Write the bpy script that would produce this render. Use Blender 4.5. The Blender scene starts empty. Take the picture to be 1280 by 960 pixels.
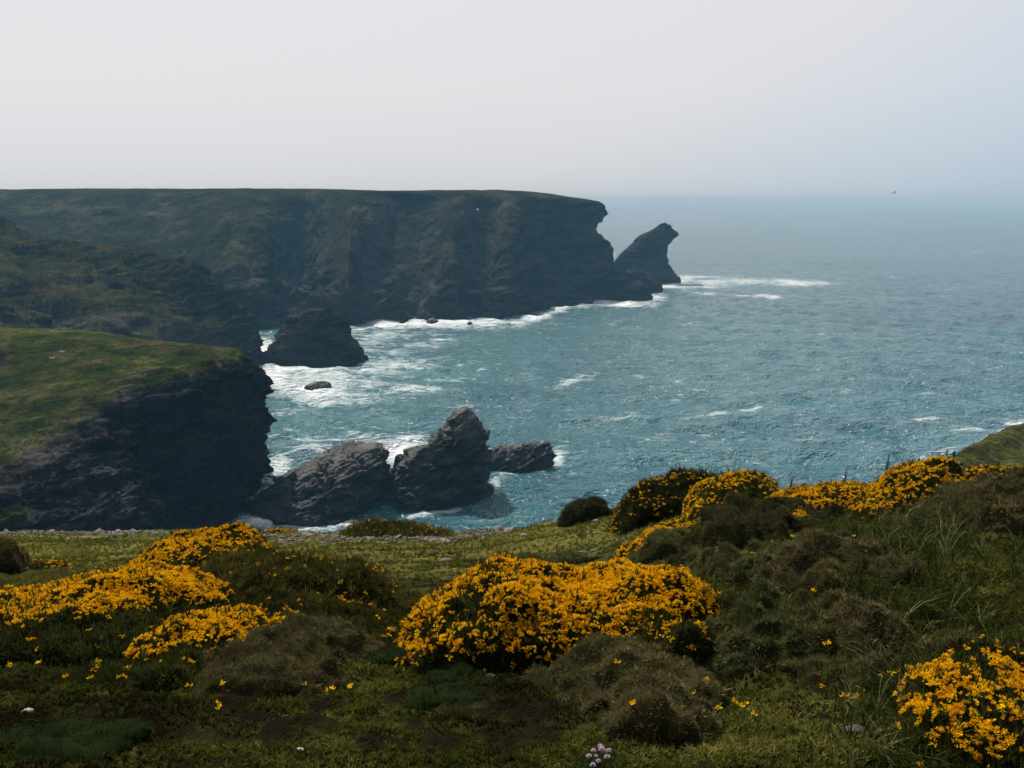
import bpy, math
import numpy as np
from mathutils import Vector

scene = bpy.context.scene
col = scene.collection
rng = np.random.default_rng(11)

# ------------------------------------------------------------------ camera
FPX = 1256.0                      # focal length in photo pixels (1280 wide)
EYE = 42.0
PITCH = math.atan(231.0 / FPX)
cam = bpy.data.cameras.new("camera")
cam_ob = bpy.data.objects.new("camera", cam)
col.objects.link(cam_ob)
cam.sensor_width = 36.0
cam.lens = 36.0 * FPX / 1280.0
cam.clip_start = 0.05
cam.clip_end = 60000
cam_ob.location = (0, 0, EYE)
cam_ob.rotation_euler = (math.pi / 2 - PITCH, 0, 0)
scene.camera = cam_ob

# ------------------------------------------------------------------ sky, sun, exposure
SUN_AZ, SUN_EL = math.radians(-30), math.radians(51)
world = bpy.data.worlds.new("World")
scene.world = world
world.use_nodes = True
wt = world.node_tree
wt.nodes.clear()
wo = wt.nodes.new("ShaderNodeOutputWorld")
bg = wt.nodes.new("ShaderNodeBackground")
sky = wt.nodes.new("ShaderNodeTexSky")
sky.sky_type = 'NISHITA'
sky.sun_disc = False
sky.sun_elevation = SUN_EL
sky.sun_rotation = SUN_AZ
sky.air_density = 1.0
sky.dust_density = 1.0
sky.ozone_density = 1.0
hs = wt.nodes.new("ShaderNodeHueSaturation")
hs.inputs['Saturation'].default_value = 0.5
wt.links.new(sky.outputs[0], hs.inputs['Color'])
# hazy overcast veil: brightest around the sun, bluer and dimmer away from it
sdir = (math.sin(SUN_AZ) * math.cos(SUN_EL), math.cos(SUN_AZ) * math.cos(SUN_EL), math.sin(SUN_EL))
tc = wt.nodes.new("ShaderNodeTexCoord")
nv = wt.nodes.new("ShaderNodeVectorMath"); nv.operation = 'NORMALIZE'
wt.links.new(tc.outputs['Generated'], nv.inputs[0])
dt = wt.nodes.new("ShaderNodeVectorMath"); dt.operation = 'DOT_PRODUCT'
wt.links.new(nv.outputs[0], dt.inputs[0]); dt.inputs[1].default_value = sdir
mr = wt.nodes.new("ShaderNodeMapRange")
mr.inputs['From Min'].default_value = -1.0
mr.inputs['From Max'].default_value = 1.0
wt.links.new(dt.outputs['Value'], mr.inputs['Value'])
vr = wt.nodes.new("ShaderNodeValToRGB")
SKY_STOPS = [(0.0, (0.45, 0.48, 0.55)), (0.5, (0.9, 1.0, 1.25)), (0.62, (4.9, 6.0, 7.1)), (0.70, (6.7, 7.6, 8.6)), (0.78, (8.8, 8.45, 8.6)), (1.0, (9.2, 8.8, 8.8))]
while len(vr.color_ramp.elements) < len(SKY_STOPS):
    vr.color_ramp.elements.new(0.5)
for el, (p_, c_) in zip(vr.color_ramp.elements, SKY_STOPS):
    el.position = p_
    el.color = tuple(v / 10 for v in c_) + (1,)
wt.links.new(mr.outputs[0], vr.inputs[0])
sc10 = wt.nodes.new("ShaderNodeVectorMath"); sc10.operation = 'SCALE'
sc10.inputs['Scale'].default_value = 10.0
wt.links.new(vr.outputs[0], sc10.inputs[0])
mv = wt.nodes.new("ShaderNodeMix"); mv.data_type = 'RGBA'
mv.inputs[0].default_value = 0.82
wt.links.new(hs.outputs[0], mv.inputs[6]); wt.links.new(sc10.outputs[0], mv.inputs[7])
sz = wt.nodes.new("ShaderNodeSeparateXYZ")
wt.links.new(nv.outputs[0], sz.inputs[0])
hr = wt.nodes.new("ShaderNodeValToRGB")
hr.color_ramp.elements[0].position = 0.0
hr.color_ramp.elements[0].color = (0.78, 0.85, 0.89, 1)
hr.color_ramp.elements[1].position = 0.30
hr.color_ramp.elements[1].color = (1, 1, 1, 1)
el = hr.color_ramp.elements.new(0.10)
el.color = (0.93, 0.945, 0.96, 1)
wt.links.new(sz.outputs['Z'], hr.inputs[0])
mh = wt.nodes.new("ShaderNodeMix"); mh.data_type = 'RGBA'; mh.blend_type = 'MULTIPLY'
mh.inputs[0].default_value = 1.0
wt.links.new(mv.outputs[2], mh.inputs[6]); wt.links.new(hr.outputs[0], mh.inputs[7])
wt.links.new(mh.outputs[2], bg.inputs[0])
bg.inputs[1].default_value = 0.073
wt.links.new(bg.outputs[0], wo.inputs[0])

sun = bpy.data.lights.new("sun", 'SUN')
sun.energy = 5.0
sun.angle = math.radians(0.5)
sun.color = (1.0, 0.95, 0.87)
sun_ob = bpy.data.objects.new("sun", sun)
col.objects.link(sun_ob)
sd = Vector((math.sin(SUN_AZ) * math.cos(SUN_EL), math.cos(SUN_AZ) * math.cos(SUN_EL), math.sin(SUN_EL)))
sun_ob.rotation_euler = (-sd).to_track_quat('-Z', 'Y').to_euler()
sun_ob.location = (0, 0, 120)

scene.view_settings.view_transform = 'Standard'
scene.view_settings.look = 'None'
scene.view_settings.gamma = 1
scene.view_settings.exposure = 0.4
scene.render.engine = 'CYCLES'
scene.cycles.use_denoising = True
scene.cycles.max_bounces = 6
scene.cycles.diffuse_bounces = 2
scene.cycles.glossy_bounces = 2
scene.cycles.transmission_bounces = 3
scene.cycles.volume_bounces = 0
scene.cycles.sample_clamp_direct = 60
scene.cycles.sample_clamp_indirect = 3

HAZE_DENSITY = 0.00039
HAZE_COLOR = (0.18, 0.42, 0.62)
HAZE_G = 0.0

# ------------------------------------------------------------------ helpers
SP, CP = math.sin(PITCH), math.cos(PITCH)


def slope(py):
    v = (480.0 - np.asarray(py, float)) / FPX
    return (-SP + v * CP) / (CP + v * SP)


def P(px, py, Y):
    """world point seen at photo pixel (px,py) at forward distance Y"""
    px, py, Y = np.broadcast_arrays(np.asarray(px, float), np.asarray(py, float), np.asarray(Y, float))
    v = (480.0 - py) / FPX
    dy = CP + v * SP
    t = Y / dy
    return np.stack([(px - 640.0) / FPX * t, Y, EYE + t * (-SP + v * CP)], -1)


def PIX(p):
    """photo pixel of world points"""
    x, y, z = p[..., 0], p[..., 1], p[..., 2] - EYE
    d = np.maximum(y * CP - z * SP, 1e-3)
    return 640 + FPX * x / d, 480 - FPX * (y * SP + z * CP) / d


def _hash(i, j, k, seed):
    h = (i * 374761393 + j * 668265263 + k * 2147483647 + seed * 1274126177) & 0xFFFFFFFF
    h = ((h ^ (h >> 13)) * 1274126177) & 0xFFFFFFFF
    h = ((h ^ (h >> 16)) * 2246822519) & 0xFFFFFFFF
    return ((h ^ (h >> 15)) & 0xFFFFFF) / float(0xFFFFFF)


def vnoise(p, seed=0):
    """smooth value noise in -1..1"""
    f = np.floor(p)
    i = f.astype(np.int64)
    w = p - f
    w = w * w * w * (w * (w * 6 - 15) + 10)
    r = 0
    for a in (0, 1):
        wa = w[..., 0] if a else 1 - w[..., 0]
        for b in (0, 1):
            wb = w[..., 1] if b else 1 - w[..., 1]
            for c in (0, 1):
                wc = w[..., 2] if c else 1 - w[..., 2]
                r = r + wa * wb * wc * _hash(i[..., 0] + a, i[..., 1] + b, i[..., 2] + c, seed)
    return r * 2 - 1


def fbm(p, octaves=4, seed=0, gain=0.5, ridged=False):
    s, a, n = 0, 1.0, 0
    for o in range(octaves):
        q = vnoise(p * (2.03 ** o) + 17.3 * o, seed + o)
        if ridged:
            q = 1 - 2 * np.abs(q)
        s = s + a * q
        n += a
        a *= gain
    return s / n


def sstep(a, b, x):
    t = np.clip((x - a) / (b - a), 0, 1)
    return t * t * (3 - 2 * t)


def mesh_from(name, verts, faces, mat=None, parent=None, attrs=None, smooth=True, matidx=None):
    """faces: int array (n,3) or (n,4), or a list of such arrays"""
    if not isinstance(faces, list):
        faces = [faces]
    me = bpy.data.meshes.new(name)
    verts = np.asarray(verts, np.float32)
    me.vertices.add(len(verts))
    me.vertices.foreach_set("co", verts.ravel())
    faces = [np.asarray(f, np.int32) for f in faces if len(f)]
    nl = sum(f.size for f in faces)
    npoly = sum(len(f) for f in faces)
    me.loops.add(nl)
    me.polygons.add(npoly)
    me.loops.foreach_set("vertex_index", np.concatenate([f.ravel() for f in faces]))
    sizes = np.concatenate([np.full(len(f), f.shape[1], np.int32) for f in faces])
    starts = np.concatenate([[0], np.cumsum(sizes)[:-1]]).astype(np.int32)
    me.polygons.foreach_set("loop_start", starts)
    me.polygons.foreach_set("use_smooth", np.full(npoly, smooth, dtype=bool))
    if matidx is not None:
        me.polygons.foreach_set("material_index", np.asarray(matidx, np.int32))
    me.update(calc_edges=True)
    for k, v in (attrs or {}).items():
        at = me.attributes.new(k, 'FLOAT', 'POINT')
        at.data.foreach_set("value", np.asarray(v, np.float32).ravel())
    for m in (mat if isinstance(mat, (list, tuple)) else [mat]):
        if m is not None:
            me.materials.append(m)
    me.validate()
    ob = bpy.data.objects.new(name, me)
    col.objects.link(ob)
    if parent is not None:
        ob.parent = parent
        ob.matrix_parent_inverse = parent.matrix_world.inverted()
    return ob


def tag(o, label, cat=None, group=None, kind=None):
    o["label"] = label
    if cat:
        o["category"] = cat
    if group:
        o["group"] = group
    if kind:
        o["kind"] = kind
    return o


def place_origin(ob, p):
    """move a mesh object's origin to world point p"""
    me = ob.data
    n = len(me.vertices)
    co = np.empty(n * 3, np.float32)
    me.vertices.foreach_get("co", co)
    co = co.reshape(-1, 3) - np.asarray(p, np.float32)
    me.vertices.foreach_set("co", co.ravel())
    me.update()
    ob.location = tuple(float(v) for v in p)


def empty(name, p):
    o = bpy.data.objects.new(name, None)
    o.empty_display_size = 0.2
    col.objects.link(o)
    o.location = tuple(float(v) for v in p)
    bpy.context.view_layer.update()
    return o


def grid_faces(nr, nc, wrap=False):
    r = np.arange(nr - 1)[:, None]
    c = np.arange(nc if wrap else nc - 1)[None, :]
    c2 = (c + 1) % nc
    return np.stack([r * nc + c, r * nc + c2, (r + 1) * nc + c2, (r + 1) * nc + c], -1).reshape(-1, 4)


def grid_normals(G, wrap=False):
    if wrap:
        du = np.roll(G, -1, 1) - np.roll(G, 1, 1)
    else:
        du = np.gradient(G, axis=1)
    dv = np.gradient(G, axis=0)
    n = np.cross(du, dv)
    return n / (np.linalg.norm(n, axis=-1, keepdims=True) + 1e-9)


def cr_interp(A, n):
    """Catmull-Rom resample along axis 0 to n samples"""
    A = np.asarray(A, float)
    m = len(A)
    t = np.linspace(0, m - 1, n)
    i = np.clip(np.floor(t).astype(int), 0, m - 2)
    f = (t - i).reshape((-1,) + (1,) * (A.ndim - 1))
    p0, p1, p2, p3 = A[np.clip(i - 1, 0, m - 1)], A[i], A[i + 1], A[np.clip(i + 2, 0, m - 1)]
    return 0.5 * ((2 * p1) + (-p0 + p2) * f + (2 * p0 - 5 * p1 + 4 * p2 - p3) * f ** 2 + (-p0 + 3 * p1 - 3 * p2 + p3) * f ** 3)


# strata frame: bedding that rises to the right
SN = np.array([-0.52, 0.28, 0.80]); SN /= np.linalg.norm(SN)
SA = np.array([0.84, 0.0, 0.54]); SA -= SN * SA.dot(SN); SA /= np.linalg.norm(SA)
SB = np.cross(SN, SA)


def facets(p, s, seed, squash=3.4):
    """broken-block relief: every jittered cell is a small tilted plane, flattened along the bedding"""
    q = np.stack([p @ SA * 0.8, p @ SB, (p @ SN) * squash], -1).reshape(-1, 3) / s
    base = np.floor(q).astype(np.int64)
    best = np.full(len(q), 1e9)
    out = np.zeros(len(q))
    for dx in (-1, 0, 1):
        for dy in (-1, 0, 1):
            for dz in (-1, 0, 1):
                c = base + np.array([dx, dy, dz])
                h = [_hash(c[:, 0], c[:, 1], c[:, 2], seed + k) for k in range(3)]
                d = q - c - np.stack(h, -1)
                e = (d * d).sum(-1)
                m = e < best
                if not m.any():
                    continue
                best = np.where(m, e, best)
                r = [_hash(c[m, 0], c[m, 1], c[m, 2], seed + 10 + k) - 0.5 for k in range(4)]
                out[m] = (d[m] * np.stack(r[:3], -1)).sum(-1) * 1.6 + r[3] * 1.2
    return out.reshape(p.shape[:-1])


def strata(p, s, seed=0):
    """layered broken rock relief in about -1..1, feature size s metres"""
    a, b, c = p @ SA, p @ SB, p @ SN
    w = p + s * 0.35 * np.stack([fbm(p / s, 3, seed + 80), fbm(p / s, 3, seed + 81), fbm(p / s, 3, seed + 82)], -1)
    q = np.stack([a * 0.32, b * 0.40, c * 1.35], -1) / s
    r = fbm(q, 5, seed, 0.55, ridged=True)
    big = fbm(p / (s * 3.5), 3, seed + 31)
    return 0.42 * r + 0.65 * big + 0.62 * facets(w, s * 2.0, seed + 40) + 0.24 * facets(w, s * 0.8, seed + 50) + 0.07 * facets(p, s * 0.3, seed + 60)


# ------------------------------------------------------------------ materials
def new_mat(name):
    m = bpy.data.materials.new(name)
    m.use_nodes = True
    m.node_tree.nodes.clear()
    return m, m.node_tree


def N(t, typ, **kw):
    n = t.nodes.new(typ)
    for k, v in kw.items():
        if k.startswith("i_"):
            n.inputs[k[2:].replace("_", " ")].default_value = v
        else:
            setattr(n, k, v)
    return n


def ramp(t, stops, fac=None, interp='LINEAR'):
    r = t.nodes.new("ShaderNodeValToRGB")
    e = r.color_ramp.elements
    while len(e) < len(stops):
        e.new(0.5)
    for el, (p, c) in zip(e, stops):
        el.position = p
        el.color = tuple(c) + (1,) if len(c) == 3 else c
    r.color_ramp.interpolation = interp
    if fac is not None:
        t.links.new(fac, r.inputs[0])
    return r


def mixc(t, fac, a, b, blend='MIX'):
    m = t.nodes.new("ShaderNodeMix")
    m.data_type = 'RGBA'
    m.blend_type = blend
    for i, v in ((0, fac), (6, a), (7, b)):
        if hasattr(v, 'is_linked') or hasattr(v, 'links'):
            t.links.new(v, m.inputs[i])
        else:
            m.inputs[i].default_value = v if i == 0 else (tuple(v) + (1,))
    return m.outputs[2]


def noise(t, vec, scale, detail=4, rough=0.55, dist=0.0):
    n = t.nodes.new("ShaderNodeTexNoise")
    n.inputs['Scale'].default_value = scale
    n.inputs['Detail'].default_value = detail
    n.inputs['Roughness'].default_value = rough
    n.inputs['Distortion'].default_value = dist
    if vec is not None:
        t.links.new(vec, n.inputs['Vector'])
    return n.outputs['Fac']


def attr(t, name):
    a = t.nodes.new("ShaderNodeAttribute")
    a.attribute_name = name
    return a.outputs['Fac']


def finish(t, color, rough=0.9, bump=None, bump_strength=0.5, bump_dist=0.1, spec=0.0):
    b = t.nodes.new("ShaderNodeBsdfPrincipled")
    o = t.nodes.new("ShaderNodeOutputMaterial")
    t.links.new(color, b.inputs['Base Color'])
    if hasattr(rough, 'links'):
        t.links.new(rough, b.inputs['Roughness'])
    else:
        b.inputs['Roughness'].default_value = rough
    b.inputs['Specular IOR Level'].default_value = spec
    if bump is not None:
        bn = t.nodes.new("ShaderNodeBump")
        bn.inputs['Strength'].default_value = bump_strength
        bn.inputs['Distance'].default_value = bump_dist
        t.links.new(bump, bn.inputs['Height'])
        t.links.new(bn.outputs[0], b.inputs['Normal'])
    t.links.new(b.outputs[0], o.inputs[0])
    return b


def cliff_material(name, fs, rock_dark, rock_light, lichen, grass_a, grass_b, dry, lichen_amt=0.5, spec=0.0):
    """bare layered rock below, turf where the vertex attribute 'grass' says so; fs = feature size in m"""
    m, t = new_mat(name)
    geo = N(t, "ShaderNodeNewGeometry").outputs['Position']
    mp = N(t, "ShaderNodeMapping")
    mp.inputs['Rotation'].default_value = (0.3, 0.55, 0.0)
    mp.inputs['Scale'].default_value = (0.35, 0.35, 1.6)
    t.links.new(geo, mp.inputs[0])
    n1 = noise(t, mp.outputs[0], 1.0 / fs, 8, 0.62)
    n2 = noise(t, geo, 0.35 / fs, 5, 0.6)
    n3 = noise(t, geo, 1.3 / fs, 6, 0.7)
    rk = ramp(t, [(0.40, rock_dark), (0.61, rock_light)], n1).outputs[0]
    lf = ramp(t, [(0.52, (0, 0, 0)), (0.70, (lichen_amt,) * 3)], n2).outputs[0]
    rk = mixc(t, lf, rk, lichen)
    gr = ramp(t, [(0.36, grass_b), (0.52, grass_a), (0.70, dry)], n2).outputs[0]
    gr2 = ramp(t, [(0.34, (0.4, 0.4, 0.4)), (0.66, (1.4, 1.4, 1.4))], n3).outputs[0]
    gr = mixc(t, 1.0, gr, gr2, 'MULTIPLY')
    n6 = noise(t, geo, 5.5 / fs, 4, 0.7)
    gr = mixc(t, 1.0, gr, ramp(t, [(0.35, (0.45, 0.45, 0.45)), (0.62, (1.35, 1.35, 1.35))], n6).outputs[0], 'MULTIPLY')
    c = mixc(t, attr(t, "grass"), rk, gr)
    tone = attr(t, "tone")
    tr = ramp(t, [(0.0, (0.25, 0.25, 0.25)), (0.5, (1, 1, 1)), (1.0, (2.4, 2.4, 2.4))], tone).outputs[0]
    c = mixc(t, 1.0, c, tr, 'MULTIPLY')
    md = N(t, "ShaderNodeMath", operation='ADD')
    t.links.new(n1, md.inputs[0]); t.links.new(n3, md.inputs[1])
    finish(t, c, 0.8 if not spec else 0.5, md.outputs[0], 0.9, fs * 0.35, spec)
    return m


M_FAR = cliff_material("far_cliff", 6.0, (0.006, 0.006, 0.007), (0.056, 0.050, 0.046), (0.080, 0.062, 0.042),
                       (0.023, 0.024, 0.011), (0.012, 0.014, 0.007), (0.055, 0.046, 0.032), 0.5)
M_MID = cliff_material("mid_cliff", 3.5, (0.007, 0.007, 0.008), (0.055, 0.050, 0.043), (0.085, 0.050, 0.018),
                       (0.026, 0.028, 0.010), (0.015, 0.018, 0.007), (0.050, 0.036, 0.020), 0.5)
M_NEAR = cliff_material("near_cliff", 1.8, (0.003, 0.003, 0.004), (0.036, 0.034, 0.033), (0.05, 0.046, 0.040),
                        (0.026, 0.031, 0.006), (0.014, 0.021, 0.005), (0.058, 0.045, 0.024), 0.25)
M_ROCK = cliff_material("sea_rock", 1.6, (0.004, 0.004, 0.005), (0.058, 0.054, 0.050), (0.10, 0.095, 0.085),
                        (0.03, 0.03, 0.02), (0.02, 0.02, 0.014), (0.05, 0.045, 0.032), 0.4, 0.10)
M_CORNER = cliff_material("grass_slope", 4.0, (0.03, 0.027, 0.026), (0.09, 0.08, 0.072), (0.12, 0.10, 0.08),
                          (0.045, 0.046, 0.012), (0.033, 0.036, 0.010), (0.075, 0.058, 0.024), 0.4)


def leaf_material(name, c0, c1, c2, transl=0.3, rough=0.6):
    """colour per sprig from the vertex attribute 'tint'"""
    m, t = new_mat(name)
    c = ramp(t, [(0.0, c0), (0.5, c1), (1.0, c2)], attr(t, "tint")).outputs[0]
    d = N(t, "ShaderNodeBsdfPrincipled")
    d.inputs['Roughness'].default_value = rough
    d.inputs['Specular IOR Level'].default_value = 0.0
    t.links.new(c, d.inputs['Base Color'])
    tr = N(t, "ShaderNodeBsdfTranslucent")
    t.links.new(c, tr.inputs[0])
    mx = N(t, "ShaderNodeMixShader")
    mx.inputs[0].default_value = transl
    t.links.new(d.outputs[0], mx.inputs[1]); t.links.new(tr.outputs[0], mx.inputs[2])
    o = N(t, "ShaderNodeOutputMaterial")
    t.links.new(mx.outputs[0], o.inputs[0])
    return m


M_GORSE = leaf_material("gorse_green", (0.008, 0.009, 0.004), (0.036, 0.043, 0.010), (0.11, 0.115, 0.022), 0.25)
M_OLIVE = leaf_material("gorse_olive", (0.011, 0.011, 0.004), (0.058, 0.056, 0.013), (0.16, 0.14, 0.028), 0.25)
M_FLOWER = leaf_material("gorse_petal", (0.50, 0.19, 0.003), (0.76, 0.41, 0.004), (0.84, 0.56, 0.010), 0.35, 0.5)
M_HEATH = leaf_material("heath_twig", (0.012, 0.010, 0.005), (0.088, 0.078, 0.028), (0.31, 0.26, 0.11), 0.2, 0.8)
M_HEATHG = leaf_material("heath_grey_green", (0.010, 0.011, 0.004), (0.074, 0.080, 0.026), (0.26, 0.245, 0.10), 0.2, 0.8)
M_HEATHD = leaf_material("heath_dark", (0.009, 0.009, 0.004), (0.044, 0.044, 0.016), (0.14, 0.125, 0.05), 0.2, 0.8)
M_TURF = leaf_material("turf_blade", (0.015, 0.013, 0.005), (0.070, 0.082, 0.012), (0.23, 0.21, 0.05), 0.3)
M_LONG = leaf_material("long_grass_blade", (0.012, 0.017, 0.004), (0.034, 0.048, 0.009), (0.20, 0.18, 0.09), 0.3)
M_CUSHION = leaf_material("cushion_leaf", (0.006, 0.009, 0.003), (0.024, 0.040, 0.011), (0.060, 0.085, 0.026), 0.2)
M_THRIFT = leaf_material("thrift_petal", (0.50, 0.34, 0.46), (0.66, 0.50, 0.64), (0.80, 0.68, 0.80), 0.25)
M_STEM = leaf_material("stem", (0.03, 0.04, 0.012), (0.06, 0.07, 0.02), (0.12, 0.11, 0.04), 0.1)


def ground_material():
    m, t = new_mat("turf_ground")
    geo = N(t, "ShaderNodeNewGeometry").outputs['Position']
    n1 = noise(t, geo, 2.2, 6, 0.62)
    n2 = noise(t, geo, 9.0, 6, 0.65)
    n3 = noise(t, geo, 40.0, 4, 0.65)
    gr = ramp(t, [(0.34, (0.006, 0.004, 0.003)), (0.50, (0.014, 0.013, 0.005)), (0.60, (0.034, 0.034, 0.008)), (0.75, (0.050, 0.042, 0.018))], n1).outputs[0]
    v = ramp(t, [(0.3, (0.45, 0.45, 0.45)), (0.7, (1.4, 1.4, 1.4))], n2).outputs[0]
    c = mixc(t, 1.0, gr, v, 'MULTIPLY')
    far = ramp(t, [(0.35, (0.050, 0.046, 0.014)), (0.55, (0.098, 0.092, 0.022)), (0.75, (0.14, 0.115, 0.045))], n1).outputs[0]
    far = mixc(t, 1.0, far, v, 'MULTIPLY')
    c = mixc(t, attr(t, "lawn"), c, far)
    st = ramp(t, [(0.35, (0.10, 0.085, 0.065)), (0.6, (0.25, 0.22, 0.18))], n3).outputs[0]
    c = mixc(t, attr(t, "bare"), c, st)
    c = mixc(t, attr(t, "soil"), c, (0.008, 0.006, 0.004))
    md = N(t, "ShaderNodeMath", operation='ADD')
    t.links.new(n2, md.inputs[0]); t.links.new(n3, md.inputs[1])
    finish(t, c, 0.95, md.outputs[0], 0.8, 0.04)
    return m


def stone_material():
    m, t = new_mat("pale_stone")
    oi = N(t, "ShaderNodeNewGeometry").outputs['Position']
    c = ramp(t, [(0.0, (0.05, 0.042, 0.034)), (0.5, (0.12, 0.10, 0.085)), (0.8, (0.22, 0.20, 0.18)), (1.0, (0.42, 0.40, 0.38))], attr(t, "tint")).outputs[0]
    n = noise(t, oi, 25.0, 5, 0.6)
    v = ramp(t, [(0.3, (0.6, 0.6, 0.6)), (0.7, (1.25, 1.25, 1.25))], n).outputs[0]
    finish(t, mixc(t, 1.0, c, v, 'MULTIPLY'), 0.85, n, 0.5, 0.01, 0.3)
    return m


M_GROUND = ground_material()
M_STONE = stone_material()


def sea_material():
    m, t = new_mat("sea_water")
    geo = N(t, "ShaderNodeNewGeometry").outputs['Position']
    n1 = noise(t, geo, 0.62, 2, 0.55, 0.3)
    n2 = noise(t, geo, 0.12, 3, 0.5, 0.3)
    mp = N(t, "ShaderNodeMapping")
    mp.inputs['Rotation'].default_value = (0, 0, 0.35)
    mp.inputs['Scale'].default_value = (0.5, 1.2, 1)
    t.links.new(geo, mp.inputs[0])
    n4 = noise(t, mp.outputs[0], 0.016, 4, 0.6, 0.6)
    n5 = noise(t, mp.outputs[0], 0.5, 6, 0.72, 0.8)
    shallow = attr(t, "shallow")
    deep = ramp(t, [(0.35, (0.013, 0.064, 0.090)), (0.65, (0.025, 0.104, 0.122))], n4).outputs[0]
    c = mixc(t, shallow, deep, (0.055, 0.17, 0.185))
    foam = attr(t, "foam")
    # lacy foam: erode the mask with fine noise
    ma = N(t, "ShaderNodeMath", operation='SUBTRACT'); ma.inputs[1].default_value = 0.5
    t.links.new(n5, ma.inputs[0])
    mb = N(t, "ShaderNodeMath", operation='MULTIPLY_ADD'); mb.inputs[1].default_value = 2.4
    t.links.new(ma.outputs[0], mb.inputs[0]); t.links.new(foam, mb.inputs[2])
    fm = ramp(t, [(0.24, (0, 0, 0)), (0.45, (0.30,) * 3), (0.75, (0.70,) * 3), (1.0, (1, 1, 1))], mb.outputs[0]).outputs[0]
    c = mixc(t, fm, c, (0.64, 0.67, 0.68))
    rg = ramp(t, [(0.0, (0.10,) * 3), (0.4, (0.75,) * 3)], fm).outputs[0]
    n3 = noise(t, geo, 2.0, 1.5, 0.5, 0.2)
    me_ = N(t, "ShaderNodeMath", operation='MULTIPLY_ADD'); me_.inputs[1].default_value = 0.42
    t.links.new(n3, me_.inputs[0]); t.links.new(n1, me_.inputs[2])
    md = N(t, "ShaderNodeMath", operation='MULTIPLY_ADD'); md.inputs[1].default_value = 2.0
    t.links.new(n2, md.inputs[0]); t.links.new(me_.outputs[0], md.inputs[2])
    b = finish(t, c, rg, md.outputs[0], 1.0, 1.7, 0.5)
    b.inputs['IOR'].default_value = 1.33
    return m


M_SEA = sea_material()

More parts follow.
